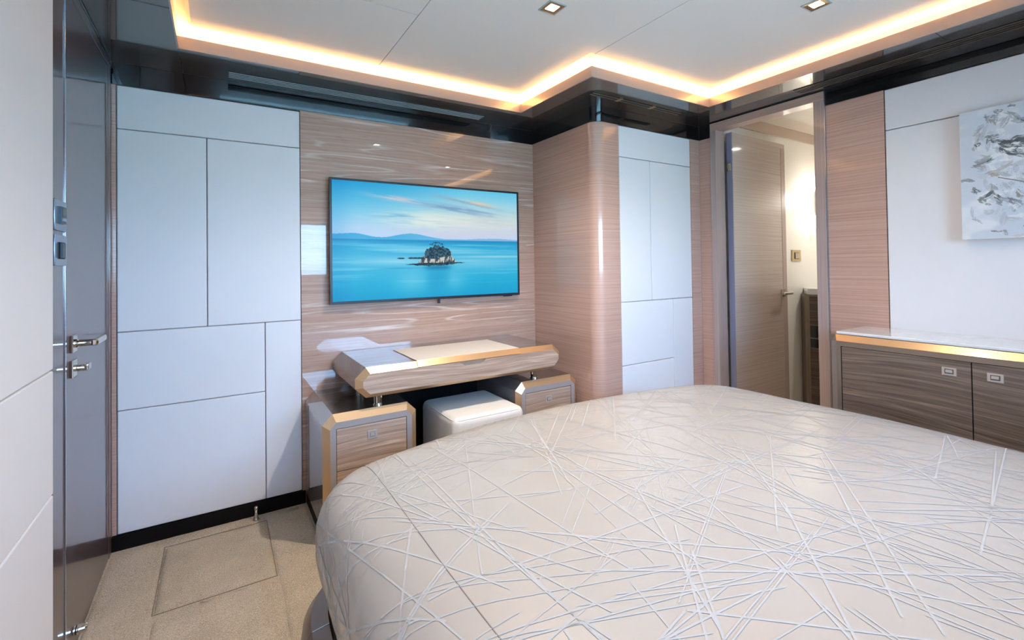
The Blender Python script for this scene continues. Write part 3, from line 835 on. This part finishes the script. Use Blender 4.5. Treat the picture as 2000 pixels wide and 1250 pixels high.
# resample evenly
def resample(L, step):
    L = np.array(L); seg = np.hypot(*np.diff(L, axis=0).T); s_ = np.concatenate([[0], np.cumsum(seg)])
    n = int(s_[-1] / step) + 1
    t = np.linspace(0, s_[-1], n)
    return np.stack([np.interp(t, s_, L[:, 0]), np.interp(t, s_, L[:, 1])], 1), t
O, arc = resample(line, .02)
tg = np.gradient(O, axis=0); tg /= np.linalg.norm(tg, axis=1)[:, None]
nrm = np.stack([-tg[:, 1], tg[:, 0]], 1)          # outward (left of travel: the path runs clockwise)
if nrm[5][0] > 0: nrm = -nrm
bed = thing('bed', (1.118, .4, 0), 'wide double bed with a rounded bronze-toned frame beneath the pale cover', 'bed')
def ribbon(prof, Oo, nn, closed=True):
    V, Fc = [], []; k = len(prof); n = len(Oo)
    for i in range(n):
        for d, z in prof: V.append((Oo[i][0] + nn[i][0] * d, Oo[i][1] + nn[i][1] * d, z))
    for i in range(n - 1):
        for j in range(k if closed else k - 1):
            j2 = (j + 1) % k
            Fc.append((i * k + j, i * k + j2, (i + 1) * k + j2, (i + 1) * k + j))
    if closed: Fc += [tuple(range(k)), tuple(range((n - 1) * k, n * k))]
    return V, Fc
v, f = ribbon([(-.030, .10), (.012, .095), (.036, .125), (.043, .19), (.036, .240), (.016, .266), (-.024, .272), (-.030, .262)], O, nrm)
rl_ = mesh_obj('rail', v, f, 'bed_bronze', bed, smooth=True)
rl_.modifiers.new('n', 'EDGE_SPLIT').split_angle = math.radians(32)
ks = [i for i in range(len(O)) if abs(O[i][1] - 1.245) < .011 and O[i][0] < .5][:1]
for i in ks:
    v, f = ribbon([(-.024, .2732), (.0164, .2672), (.0368, .2408), (.0438, .19), (.0425, .19), (.0152, .2645), (-.024, .2705)], O[i:i + 2] * 1.0, nrm[i:i + 2])
    V = np.array(v); mid = O[i]
    v = [tuple(np.array([mid[0], mid[1], 0]) + (np.array(p) - np.array([mid[0], mid[1], 0])) * np.array([1, .12, 1])) for p in v]
    mesh_obj('joint_line', v, f, 'steel_trim', bed)
inner = [(O[i][0] - nrm[i][0] * .12, O[i][1] - nrm[i][1] * .12) for i in range(0, len(O), 4)]
v, f = prism_z_vf(inner, 0, .26); mesh_obj('base', v, f, 'black_matte', bed)
inner = [(O[i][0] - nrm[i][0] * .07, O[i][1] - nrm[i][1] * .07) for i in range(0, len(O), 3)]
v, f = prism_z_vf(inner, .262, .50); mesh_obj('mattress', v, f, 'mattress', bed, bevel=.02, seg=3)
hbd = thing('headboard', (1.12, YF, 0), 'upholstered grey headboard against the wall behind the pillows end', 'headboard')
box('pad', .15, 2.09, YF + .002, YF + .07, .0, 1.0, 'headboard_fabric', hbd, .02, 3)

# cover: rings from the hem, over the padded edge, to the crown
prof = [(-.075, .300), (-.050, .292), (-.030, .300), (-.016, .335), (-.005, .385), (.001, .435), (-.001, .480), (-.012, .520), (-.032, .552), (-.058, .574), (-.092, .588), (-.135, .5965), (-.19, .600)]
plen = [0]
for a, b2 in zip(prof[:-1], prof[1:]): plen.append(plen[-1] + math.hypot(b2[0] - a[0], b2[1] - a[1]))
ref = plen[-2]
n = len(O)
V, UV, Fc = [], [], []
rings = []
gather = np.array([.5 * math.sin(s_ * 95) + .5 * math.sin(s_ * 61 + 1.3) for s_ in arc])
for k, (d, z) in enumerate(prof):
    row = []
    amp = .0045 * max(0, 1 - abs(k - 5) / 5)
    low = max(0, 1 - k / 7)
    for i in range(n):
        dd = d + gather[i] * amp * (.35 + .65 * low) + .004 * math.sin(arc[i] * 9 + k * .5)
        V.append((O[i][0] + nrm[i][0] * dd, O[i][1] + nrm[i][1] * dd, z + .002 * gather[i] * low + .0025 * math.sin(arc[i] * 7 + 1)))
        # cloth coordinates: the skirt unrolls outward from the edge
        q = ref - plen[k] - .135
        UV.append((O[i][0] + nrm[i][0] * q, O[i][1] + nrm[i][1] * q))
        row.append(len(V) - 1)
    rings.append(row)
SPX = 1.118
last = rings[-1]
for k in range(1, 17):
    t = k / 16
    row = []
    for i in range(n):
        p = V[last[i]]
        sy = min(max(p[1], -.55), .95)
        x = lerp(p[0], SPX, t); y = lerp(p[1], sy, t)
        st_ = t * t * (3 - 2 * t)
        z = lerp(p[2], .606, st_) + .0022 * math.sin(x * 5.1 + y * 3.3) * st_
        V.append((x, y, z)); UV.append((x, y)); row.append(len(V) - 1)
    rings.append(row)
for a, b2 in zip(rings[:-1], rings[1:]):
    for i in range(n - 1):
        Fc.append((a[i], a[i + 1], b2[i + 1], b2[i]))
# close the spine and the head end
cv = mesh_obj('bed_cover', V, Fc, 'cover_fabric', None, loc=(1.118, .4, .3), smooth=True)
tag(cv, 'cream quilted bed cover woven with crisscross silvery lines, spread over the bed', 'bed cover')
uvl = cv.data.uv_layers.new(name='cloth')
# vertices keep their order from from_pydata
for lp in cv.data.loops:
    uvl.data[lp.index].uv = UV[lp.vertex_index]
# stitched seam lines across the cover
def tube(pts, rad, n_=6):
    V, Fc = [], []
    pts = [Vector(p) for p in pts]
    for i, p in enumerate(pts):
        d = (pts[min(i + 1, len(pts) - 1)] - pts[max(i - 1, 0)]).normalized()
        a = d.orthogonal().normalized() if abs(d.z) > .95 else d.cross(Vector((0, 0, 1))).normalized()
        b2 = d.cross(a)
        for k in range(n_):
            t = 2 * math.pi * k / n_
            V.append(tuple(p + a * rad * math.cos(t) + b2 * rad * math.sin(t)))
    for i in range(len(pts) - 1):
        for k in range(n_):
            Fc.append((i * n_ + k, i * n_ + (k + 1) % n_, (i + 1) * n_ + (k + 1) % n_, (i + 1) * n_ + k))
    return V, Fc
plain('seam_thread', lin(150, 140, 134), .9)
from mathutils.bvhtree import BVHTree
bmt = bmesh.new(); bmt.from_mesh(cv.data); bvh = BVHTree.FromBMesh(bmt); bmt.free()
def drop(x, y):
    hit = bvh.ray_cast(Vector((x - 1.118, y - .4, 2)), Vector((0, 0, -1)))
    return None if hit[0] is None else hit[0].z + .3
for sx in (.352,):
    pts = []
    for k in range(90):
        y = -.55 + (1.53 + .55) * k / 89
        z = drop(sx, y)
        if z is not None and z > .48: pts.append((sx, y, z + .0002))
    v, f = tube(pts, .0013)
    mesh_obj('seam', v, f, 'seam_thread', cv)

# woven lines: straight in the cloth's own plane, carried onto the draped surface
from mathutils.interpolate import poly_3d_calc
cvv = [vv.co.copy() for vv in cv.data.vertices]
cvn = [vv.normal.copy() for vv in cv.data.vertices]
cvf = [tuple(p_.vertices) for p_ in cv.data.polygons]
uvb = BVHTree.FromPolygons([(a, b2, 0) for a, b2 in UV], cvf)
def on_cloth(u_, v_):
    hit = uvb.ray_cast(Vector((u_, v_, 1)), Vector((0, 0, -1)))
    if hit[0] is None: return None
    fi = cvf[hit[2]]
    ws = poly_3d_calc([Vector((UV[i][0], UV[i][1], 0)) for i in fi], hit[0])
    p = Vector((0, 0, 0)); nn = Vector((0, 0, 0))
    for w_, i in zip(ws, fi): p += cvv[i] * w_; nn += cvn[i] * w_
    return p, nn.normalized()
rl = random.Random(5)
RV, RF = [], []
def stick(cx_, cy_, an, ln, wd_):
    k = max(4, int(ln / .010)); prev = None
    ca, sa = math.cos(an), math.sin(an)
    for i in range(k + 1):
        t = (i / k - .5) * ln
        pt = on_cloth(cx_ + ca * t, cy_ + sa * t); p2 = on_cloth(cx_ + ca * t - sa * .004, cy_ + sa * t + ca * .004)
        if pt is None or p2 is None: prev = None; continue
        p, nn = pt
        side = (p2[0] - p)
        if side.length < 1e-5: prev = None; continue
        side = side.normalized() * wd_ / 2
        q = p + nn * .0008
        RV.append(q + side); RV.append(q - side)
        cur = len(RV) - 2
        if prev is not None: RF.append((prev, prev + 1, cur + 1, cur))
        prev = cur
def wig(): return rl.uniform(-.05, .05)
for i in range(250):
    cx_, cy_ = -.04 + 2.32 * ((i % 16) + rl.random()) / 16, -.35 + 2.2 * ((i // 16) + rl.random()) / 16
    an = rl.uniform(0, math.pi); ln = rl.uniform(.30, 1.0); wd_ = rl.uniform(.0028, .0048)
    stick(cx_, cy_, an, ln, wd_)
    if rl.random() < .42:
        o_ = rl.uniform(.012, .035)
        stick(cx_ - math.sin(an) * o_ + wig(), cy_ + math.cos(an) * o_ + wig(), an + rl.uniform(-.05, .05), ln * rl.uniform(.6, 1.1), wd_)
    if rl.random() < .5:
        stick(cx_ + wig(), cy_ + wig(), an + rl.uniform(.25, .7), ln * rl.uniform(.5, 1.0), wd_)
o = mesh_obj('woven_lines', [tuple(p + Vector((1.118, .4, .3))) for p in RV], RF, 'cover_thread', cv)
o['kind'] = 'stuff'; o['label'] = 'crisscross silvery woven lines'

# ------------------------------------------------------------------ dresser
dr = thing('dresser', (2.47, .2, 0), 'low dresser with dark wood doors, a gold edge strip and white top below the painting', 'dresser')
RX, RX2, RYL, RYN = 2.343, 2.321, 1.052, -.66
box('body', RX, XB - .001, RYN, RYL, .05, .8185, 'champagne_dark', dr)
box('plinth', RX + .03, XB - .001, RYN, RYL - .02, -.001, .052, 'black_matte', dr)
# gold bevel along the top front edge, flat rail below it, end stile with its own bevel
v, f = prism_x_vf([(0, 0)], 0, 0) if False else ([(RX, RYN, .8195), (RX, 1.034, .8195), (RX2, 1.022, .794), (RX2, RYN, .794), (RX, RYN, .792), (RX, 1.034, .792)], [(0, 1, 2, 3), (3, 2, 5, 4), (0, 4, 5, 1), (1, 5, 2), (0, 3, 4)])
mesh_obj('gold_bevel', v, f, 'champagne', dr)
box('top_rail', RX2, RX, RYN, 1.022, .772, .7935, 'champagne_dark', dr)
box('end_stile', RX2, RX, 1.0055, 1.022, .06, .7718, 'champagne_dark', dr)
v = [(RX2, 1.0222, .794), (RX2, 1.0222, .055), (RX, RYL, .055), (RX, RYL, .785), (RX, 1.034, .8195), (RX + .004, 1.03, .055), (RX + .004, 1.03, .80)]
mesh_obj('end_bevel', v, [(0, 1, 2, 3), (0, 3, 4), (1, 0, 6, 5), (2, 1, 5), (3, 2, 5, 6), (4, 3, 6), (0, 4, 6)], 'champagne_dark', dr)
box('opening', RX2 + .006, RX, RYN, 1.0055, .06, .772, 'black_matte', dr)
yy = 1.004
for k in range(4):
    y1_ = yy; y0_ = yy - .4225
    dd = box('cabinet_door', RX2 + .001, RX2 + .008, y0_ + .0016, y1_ - .0016, .065, .7695, 'dresser_wood', dr, .0012)
    my, mz = y0_ + .062, .727
    if k % 2: my = y1_ - .062
    hx = RX2 - .001
    v, f = merge(box_vf(hx, hx + .003, my - .021, my + .021, mz + .009, mz + .015), box_vf(hx, hx + .003, my - .021, my + .021, mz - .015, mz - .009),
                 box_vf(hx, hx + .003, my - .021, my - .013, mz - .009, mz + .009), box_vf(hx, hx + .003, my + .013, my + .021, mz - .009, mz + .009),
                 box_vf(hx - .003, hx + .002, my - .010, my + .010, mz - .004, mz + .006))
    mesh_obj('handle', v, f, 'handle_metal', dd)
    yy = y0_
box('worktop', RX + .004, XB - .001, RYN, 1.034, .8205, .8325, 'stone_white', dr, .003)

# ------------------------------------------------------------------ painting
def art_picture(u, v):
    col = lambda *c: np.array(c, float)
    im = lerp(col(222, 228, 234), col(206, 213, 222), fbm(u * 4, v * 4, 4, 71)[..., None])
    im = lerp(im, col(240, 240, 240), sstep(.45, .75, fbm(u * 7 + 3, v * 9, 3, 72))[..., None] * .7)
    r = np.random.default_rng(5)
    def dab(im, cx_, cy_, a, L_, W_, c_, op, seed, bend=.8):
        # a bristly palette-knife stroke; only its own neighbourhood is touched
        R_ = 2.1 * max(L_, W_)
        yi = np.where((v[:, 0] > cy_ - R_) & (v[:, 0] < cy_ + R_))[0]; xi = np.where((u[0] > cx_ - R_) & (u[0] < cx_ + R_))[0]
        if len(yi) < 2 or len(xi) < 2: return im
        ys, xs = slice(yi[0], yi[-1] + 1), slice(xi[0], xi[-1] + 1)
        uu, vv = u[ys, xs], v[ys, xs]
        ca, sa = math.cos(a), math.sin(a)
        p = ((uu - cx_) * ca + (vv - cy_) * sa) / L_; q = (-(uu - cx_) * sa + (vv - cy_) * ca) / W_
        q = q + bend * p * p - bend * .5
        n1 = fbm(p * 1.6 + seed, q * 2.4 + seed * .7, 3, 80 + seed % 9)
        n2 = fbm(p * 1.2 + seed * 1.3, q * 7, 2, 90 + seed % 7)
        m_ = sstep(1.1, .8, p * p + q * q + 1.5 * (n1 - .42)) * op * sstep(.22, .5, n2)
        im[ys, xs] = lerp(im[ys, xs], col(*c_), m_[..., None])
        return im
    tones = [(150, 155, 162), (178, 183, 190), (126, 131, 138), (200, 204, 210), (246, 247, 246), (168, 160, 152)]
    k = 0
    # soft grey under-strokes over the whole canvas but its margin
    for _ in range(360):
        cx_, cy_ = r.uniform(.08, .94), r.uniform(.05, .93)
        if np.hypot((cx_ - .5) / .5, (cy_ - .45) / .52) > .98: continue
        c_ = tones[r.choice(6, p=[.14, .24, .06, .26, .24, .06])]; k += 1
        im = dab(im, cx_, cy_, r.uniform(0, math.pi), r.uniform(.018, .055), r.uniform(.007, .022), c_, r.uniform(.3, .75), k, r.uniform(-1, 1))
    DK, MD = (88, 92, 96), (122, 127, 134)
    marks = [(.275, .30, .1, .055, .040, DK, .95), (.325, .29, -.3, .05, .035, DK, .9), (.30, .36, .2, .05, .022, DK, .9), (.345, .40, .5, .045, .022, MD, .85), (.24, .34, 1.0, .03, .016, DK, .85), (.36, .33, .4, .05, .03, DK, .9),
             (.275, .337, .15, .034, .014, (244, 244, 242), 1), (.31, .305, .3, .022, .010, (240, 240, 238), .95), (.335, .365, .2, .025, .010, (236, 236, 234), .9),
             (.183, .239, -.5, .036, .022, MD, .9), (.205, .262, .3, .030, .014, DK, .85), (.160, .225, .6, .022, .012, MD, .8),
             (.160, .085, 1.2, .036, .010, (150, 148, 146), .9), (.185, .115, .9, .034, .009, (160, 152, 146), .9), (.171, .07, .1, .03, .009, MD, .8), (.200, .10, 1.5, .030, .010, (170, 172, 176), .9),
             (.217, .040, .3, .024, .014, MD, .8), (.29, .02, .1, .02, .010, MD, .85), (.30, .10, .8, .05, .014, (166, 172, 182), .8), (.25, .13, 2.2, .045, .018, (170, 178, 188), .8), (.33, .13, .7, .035, .006, (96, 98, 102), .8),
             (.100, .275, .9, .016, .020, DK, .85), (.085, .30, 1.4, .020, .014, (164, 168, 174), .8), (.10, .17, 2.2, .034, .008, (168, 172, 178), .8),
             (.127, .418, -.25, .055, .011, (134, 138, 144), .9), (.165, .40, -.6, .022, .006, DK, .8), (.09, .435, -.2, .03, .006, (150, 152, 156), .8),
             (.188, .520, .3, .030, .014, (176, 164, 150), .9), (.24, .47, -.6, .06, .016, (190, 184, 182), .8), (.037, .541, .1, .040, .014, (142, 146, 150), .9),
             (.087, .618, .6, .026, .016, DK, .85), (.075, .64, .9, .02, .010, MD, .85), (.142, .674, -.5, .048, .018, MD, .95), (.16, .66, -.9, .03, .010, DK, .85), (.12, .70, .8, .026, .016, (140, 138, 136), .85), (.19, .665, .9, .030, .007, MD, .9), (.215, .685, 1.0, .022, .006, DK, .95), (.20, .70, .9, .022, .005, DK, .9),
             (.290, .726, .45, .036, .018, (128, 132, 138), .9), (.31, .74, .7, .03, .010, (168, 172, 180), .8), (.327, .671, .5, .028, .022, (158, 146, 134), .9), (.15, .735, .3, .018, .010, (156, 150, 144), .8),
             (.065, .80, 1.4, .05, .010, (190, 194, 200), .8), (.09, .86, .6, .03, .008, (176, 180, 186), .8), (.20, .945, .05, .034, .007, (120, 124, 128), .85), (.24, .96, 1.4, .022, .010, (150, 152, 154), .85), (.27, .85, .3, .03, .008, (184, 188, 192), .8), (.35, .92, .8, .014, .012, (80, 90, 96), .8), (.32, .98, -.2, .04, .012, (210, 196, 182), .7)]
    for (cx_, cy_, a, L_, W_, c_, o_) in marks:
        k += 1
        im = dab(im, cx_, cy_, a, L_ * 1.15, W_ * 1.15, c_, o_, k, .6 if k % 2 else -.5)
        im = dab(im, cx_ + .006, cy_ + .012, a + .15, L_ * .7, W_ * .35, (240, 242, 244), .7, k + 300, .4)
    for _ in range(60):        # darker petals of the part beyond
        k += 1
        im = dab(im, r.uniform(.42, .85), r.uniform(.12, .85), r.uniform(0, 3), r.uniform(.02, .05), r.uniform(.008, .025), DK if r.random() < .4 else MD, .8, k, r.uniform(-1, 1))
    ln = np.exp(-((v - (.539 + .395 * (u - .208))) / .0030) ** 2) * ((u > .208) & (u < .42))
    im = lerp(im, col(78, 70, 62), (ln * .9)[..., None])
    sp = (vnoise(u * 150, v * 150, 97) > .955) & (np.hypot(u - .30, (v - .57)) < .12)
    im = np.where(sp[..., None], col(110, 106, 102), im)
    return srgb2lin(im)
AX0, AX1, AY0, AY1, AZ0, AZ1 = 2.595, XB - .0005, .146, .666, 1.226, 1.745
pa = thing('painting', (XB, (AY0 + AY1) / 2, AZ0), 'unframed abstract canvas in white and grey brush strokes on the right wall', 'painting')
plain('canvas_side', lin(225, 228, 230), .7, bump=.1, bscale=700)
box('stretcher', AX0 + .001, AX1, AY0, AY1, AZ0, AZ1, 'canvas_side', pa, .002)
grid_picture('canvas', (AX0, AY1, AZ1), (0, -(AY1 - AY0), 0), (0, 0, -(AZ1 - AZ0)), 300, 300, art_picture, 'canvas_paint', pa)

# ------------------------------------------------------------------ switch plates by the entrance door
def wall_plate(z0, z1, label, thermostat):
    y0, y1 = 1.704, 1.822
    t_ = thing('control_panel' if thermostat else 'light_switch', (XL, (y0 + y1) / 2, z0), label, 'thermostat' if thermostat else 'switch')
    # cushion-shaped plate: bowed outer sides
    zc = (z0 + z1) / 2
    poly = []
    for k in range(9):
        t = -1 + 2 * k / 8; poly.append((y0 + .004 * t * t, zc + t * (z1 - z0) / 2))
    for k in range(9):
        t = 1 - 2 * k / 8; poly.append((y1 - .004 * t * t, zc + t * (z1 - z0) / 2))
    v, f = prism_x_vf(poly, XL, XL + .007); mesh_obj('plate', v, f, 'plate_metal', t_, bevel=.0015)
    if thermostat:
        b_ = box('display_unit', XL + .006, XL + .014, y0 + .034, y1 - .034, zc - .022, zc + .024, 'switch_dark', t_, .001)
        box('display', XL + .0138, XL + .0146, y0 + .040, y1 - .040, zc - .001, zc + .019, 'lcd', b_)
        box('key_strip', XL + .0138, XL + .0148, y0 + .040, y1 - .040, zc - .016, zc - .008, 'plate_metal', b_)
    else:
        b_ = box('switch_frame', XL + .006, XL + .010, y0 + .034, y1 - .034, zc - .024, zc + .022, 'black_matte', t_, .001)
        v, f = prism_z_vf([(XL + .009, y0 + .036), (XL + .015, y0 + .036), (XL + .012, y1 - .036), (XL + .009, y1 - .036)], zc - .021, zc + .019)
        mesh_obj('rocker', v, f, 'switch_dark', b_)
    return t_
plain('lcd', lin(84, 104, 106), .4)
wall_plate(1.260, 1.344, 'thermostat control panel with small grey display, above the light switch by the entrance door', True)
wall_plate(1.164, 1.249, 'dark rocker light switch in a pale plate below the thermostat', False)

# ------------------------------------------------------------------ floor door stop
ds = thing('door_stop', (.143, 2.470, .002), 'small metal pin door stop with a ball top on the carpet', 'door stop')
v, f = lathe_vf([(.0145, 0), (.0125, .004), (.0085, .014), (.0062, .028), (.0055, .044)], (.143, 2.470, .002), 'Z', 22)
mesh_obj('stem', v, f, 'nickel', ds, smooth=True)
v, f = lathe_vf([(max(.0009, .0085 * math.sin(math.pi * k / 10)), .0085 - .0085 * math.cos(math.pi * k / 10)) for k in range(11)], (.143, 2.470, .045), 'Z', 18)
mesh_obj('ball', v, f, 'nickel', ds, smooth=True)

# ------------------------------------------------------------------ bathroom beyond the doorway
YW = 1.84
BX0, BX1 = XB + .066, 4.40
wba = box('wall_bathroom', BX0, BX1, YW, YW + .06, -.05, 2.14, 'bath_white')
tag(wba, 'cream bathroom wall seen through the doorway behind the open door', 'wall', kind='structure')
box('dark_band', BX0 + .01, BX1, YW - .012, YW, 2.034, 2.107, 'fascia_bronze', wba)
w2 = box('wall_bathroom_far', BX1, BX1 + .06, .3, YW + .06, -.05, 2.14, 'bath_white')
tag(w2, 'far end wall of the bathroom, lit warm', 'wall', kind='structure')
w3 = box('wall_bathroom_near', BX0, BX1, .24, .30, -.05, 2.14, 'bath_white')
tag(w3, 'near side wall of the bathroom hidden past the door frame', 'wall', kind='structure')
bc = box('ceiling_bathroom', BX0, BX1 + .06, .24, YW + .06, 2.107, 2.14, 'bath_ceiling')
tag(bc, 'glossy cream bathroom ceiling above the open door', 'ceiling', kind='structure')
# open door leaf
ang = math.atan2(1.780 - 1.765, 3.36 - 2.735)
d2 = thing('door_2', (2.735, 1.765, 0), 'open bathroom door in taupe veneer with a brushed lever handle', 'door', kind='structure')
LW, LT = .628, .040
def leaf_obj(name, x0, x1, y0, y1, z0, z1, mat, parent, bevel=0):
    v, f = box_vf(x0, x1, y0, y1, z0, z1)
    b0 = Vector((2.735, 1.765, 0))
    return mesh_obj(name, [tuple(Vector(p) + b0) for p in v], f, mat, parent, None, False, bevel)
leaf_obj('leaf', .0, LW, 0, LT, .006, 1.960, 'bath_door_veneer', d2, .0015)
leaf_obj('hinge_edge', -.004, .0, .002, LT - .002, .006, 1.960, 'edge_lacquer_reflection', d2)
for hz_ in (1.742, .30):
    hg = leaf_obj('hinge', -.012, -.004, .006, .034, hz_ - .024, hz_ + .024, 'chrome', d2, .002)
    leaf_obj('hinge_barrel', -.014, -.012, .012, .028, hz_ - .014, hz_ + .014, 'nickel', hg)
# inset border line near the free edge
leaf_obj('edge_banding', LW - .055, LW - .004, -.0012, .0, .05, 1.925, 'veneer_frame', d2)
hr = leaf_obj('rosette', LW - .085, LW - .035, -.008, 0, .905, .955, 'nickel', d2, .002)
def leaf_mesh(name, vf, mat, parent, smooth=False, bevel=0):
    b0 = Vector((2.735, 1.765, 0))
    return mesh_obj(name, [tuple(Vector(p) + b0) for p in vf[0]], vf[1], mat, parent, None, smooth, bevel)
leaf_mesh('neck', lathe_vf([(.010, -.050), (.010, 0)], (LW - .06, -.006, .930), 'Y', 18), 'nickel', hr)
leaf_mesh('lever', box_vf(LW - .165, LW - .048, -.066, -.048, .921, .939), 'nickel', hr, False, .005)
hb = leaf_obj('rear_rosette', LW - .085, LW - .035, LT, LT + .008, .905, .955, 'nickel', d2, .002)
leaf_mesh('rear_neck', lathe_vf([(.009, 0), (.009, .03)], (LW - .06, LT + .006, .930), 'Y', 16), 'nickel', hb)
d2.rotation_euler = (0, 0, ang)

# gold switch plate on the bathroom wall
sw = thing('light_switch', (3.599, YW, 1.146), 'gold switch plate on the cream bathroom wall above the vanity', 'switch')
box('plate', 3.538, 3.660, YW - .007, YW, 1.146, 1.228, 'plate_gold', sw, .003)
box('switch_frame', 3.572, 3.626, YW - .010, YW - .006, 1.160, 1.212, 'champagne_dark', sw, .001)
for xx in (3.575, 3.600):
    box('rocker', xx, xx + .023, YW - .013, YW - .009, 1.166, 1.206, 'nickel', sw, .001)

# twin glass wall lamp beside the mirror
sn = thing('wall_lamp', (3.87, YW, 1.40), 'twin glowing glass wall lamp on the cream bathroom wall', 'wall lamp')
box('back_plate', 3.865, 3.925, YW - .012, YW, 1.45, 1.74, 'nickel', sn, .002)
for z0 in (1.40, 1.69):
    box('glass_shade', 3.80, 3.95, YW - .085, YW - .014, z0, z0 + .085, 'sconce_glass', sn, .008, 3)
    box('arm', 3.885, 3.905, YW - .014, YW - .006, z0 + .03, z0 + .055, 'nickel', sn)
ld = bpy.data.lights.new('lamp_glow', 'POINT'); ld.energy = 2.6; ld.color = (1, .95, .86); ld.shadow_soft_size = .06
lo = bpy.data.objects.new('lamp_glow', ld); C.objects.link(lo); lo.parent = sn; lo.location = (-.05, -.20, .22)
# round ceiling light of the bathroom
bl = thing('ceiling_lamp', (3.75, 1.20, 2.10), 'small ceiling lamp inside the bathroom', 'ceiling lamp')
v, f = lathe_vf([(.045, 0), (.045, -.006)], (3.75, 1.2, 2.106), 'Z', 24); mesh_obj('rim', v, f, 'nickel', bl)
v, f = lathe_vf([(.034, -.0062), (.034, -.0075)], (3.75, 1.2, 2.106), 'Z', 24); mesh_obj('diffuser', v, f, 'downlight_emitter', bl)
ld = bpy.data.lights.new('lamp_beam', 'SPOT'); ld.energy = 25; ld.color = (1, .95, .87); ld.spot_size = math.radians(150); ld.spot_blend = .8; ld.shadow_soft_size = .03
lo = bpy.data.objects.new('lamp_beam', ld); C.objects.link(lo); lo.parent = bl; lo.location = (0, 0, -.02)

# vanity
va = thing('vanity_cabinet', (3.9, 1.2, 0), 'dark wood bathroom vanity with white top, half hidden by the door frame', 'vanity')
VX = 3.61
v, f = prism_z_vf([(VX + .05, YW - .001), (VX, 1.790), (VX, .7), (BX1 - .01, .7), (BX1 - .01, YW - .001)], .03, .905)
mesh_obj('body', v, f, 'champagne_dark', va)
v, f = prism_z_vf([(VX + .06, YW - .001), (VX + .045, YW - .001), (VX - .002, 1.772), (VX - .002, 1.757), (VX + .02, 1.757)], .03, .90)
mesh_obj('corner_post', v, f, 'champagne_dark', va)
v, f = prism_z_vf([(VX + .085, YW - .001), (VX - .006, 1.765), (VX - .006, .7), (BX1 - .01, .7), (BX1 - .01, YW - .001)], .905, .948)
mesh_obj('worktop', v, f, 'stone_white', va, bevel=.003)
for (z0, z1) in ((.79, .892), (.69, .786), (.32, .52), (.06, .316)):
    box('drawer', VX - .006, VX + .001, 1.10, 1.756, z0, z1, 'vanity_wood', va, .0015)
box('niche', VX - .002, VX + .002, 1.10, 1.756, .526, .684, 'black_lacquer', va)
box('niche_shelf', VX - .006, VX + .01, 1.10, 1.756, .590, .598, 'champagne_dark', va)
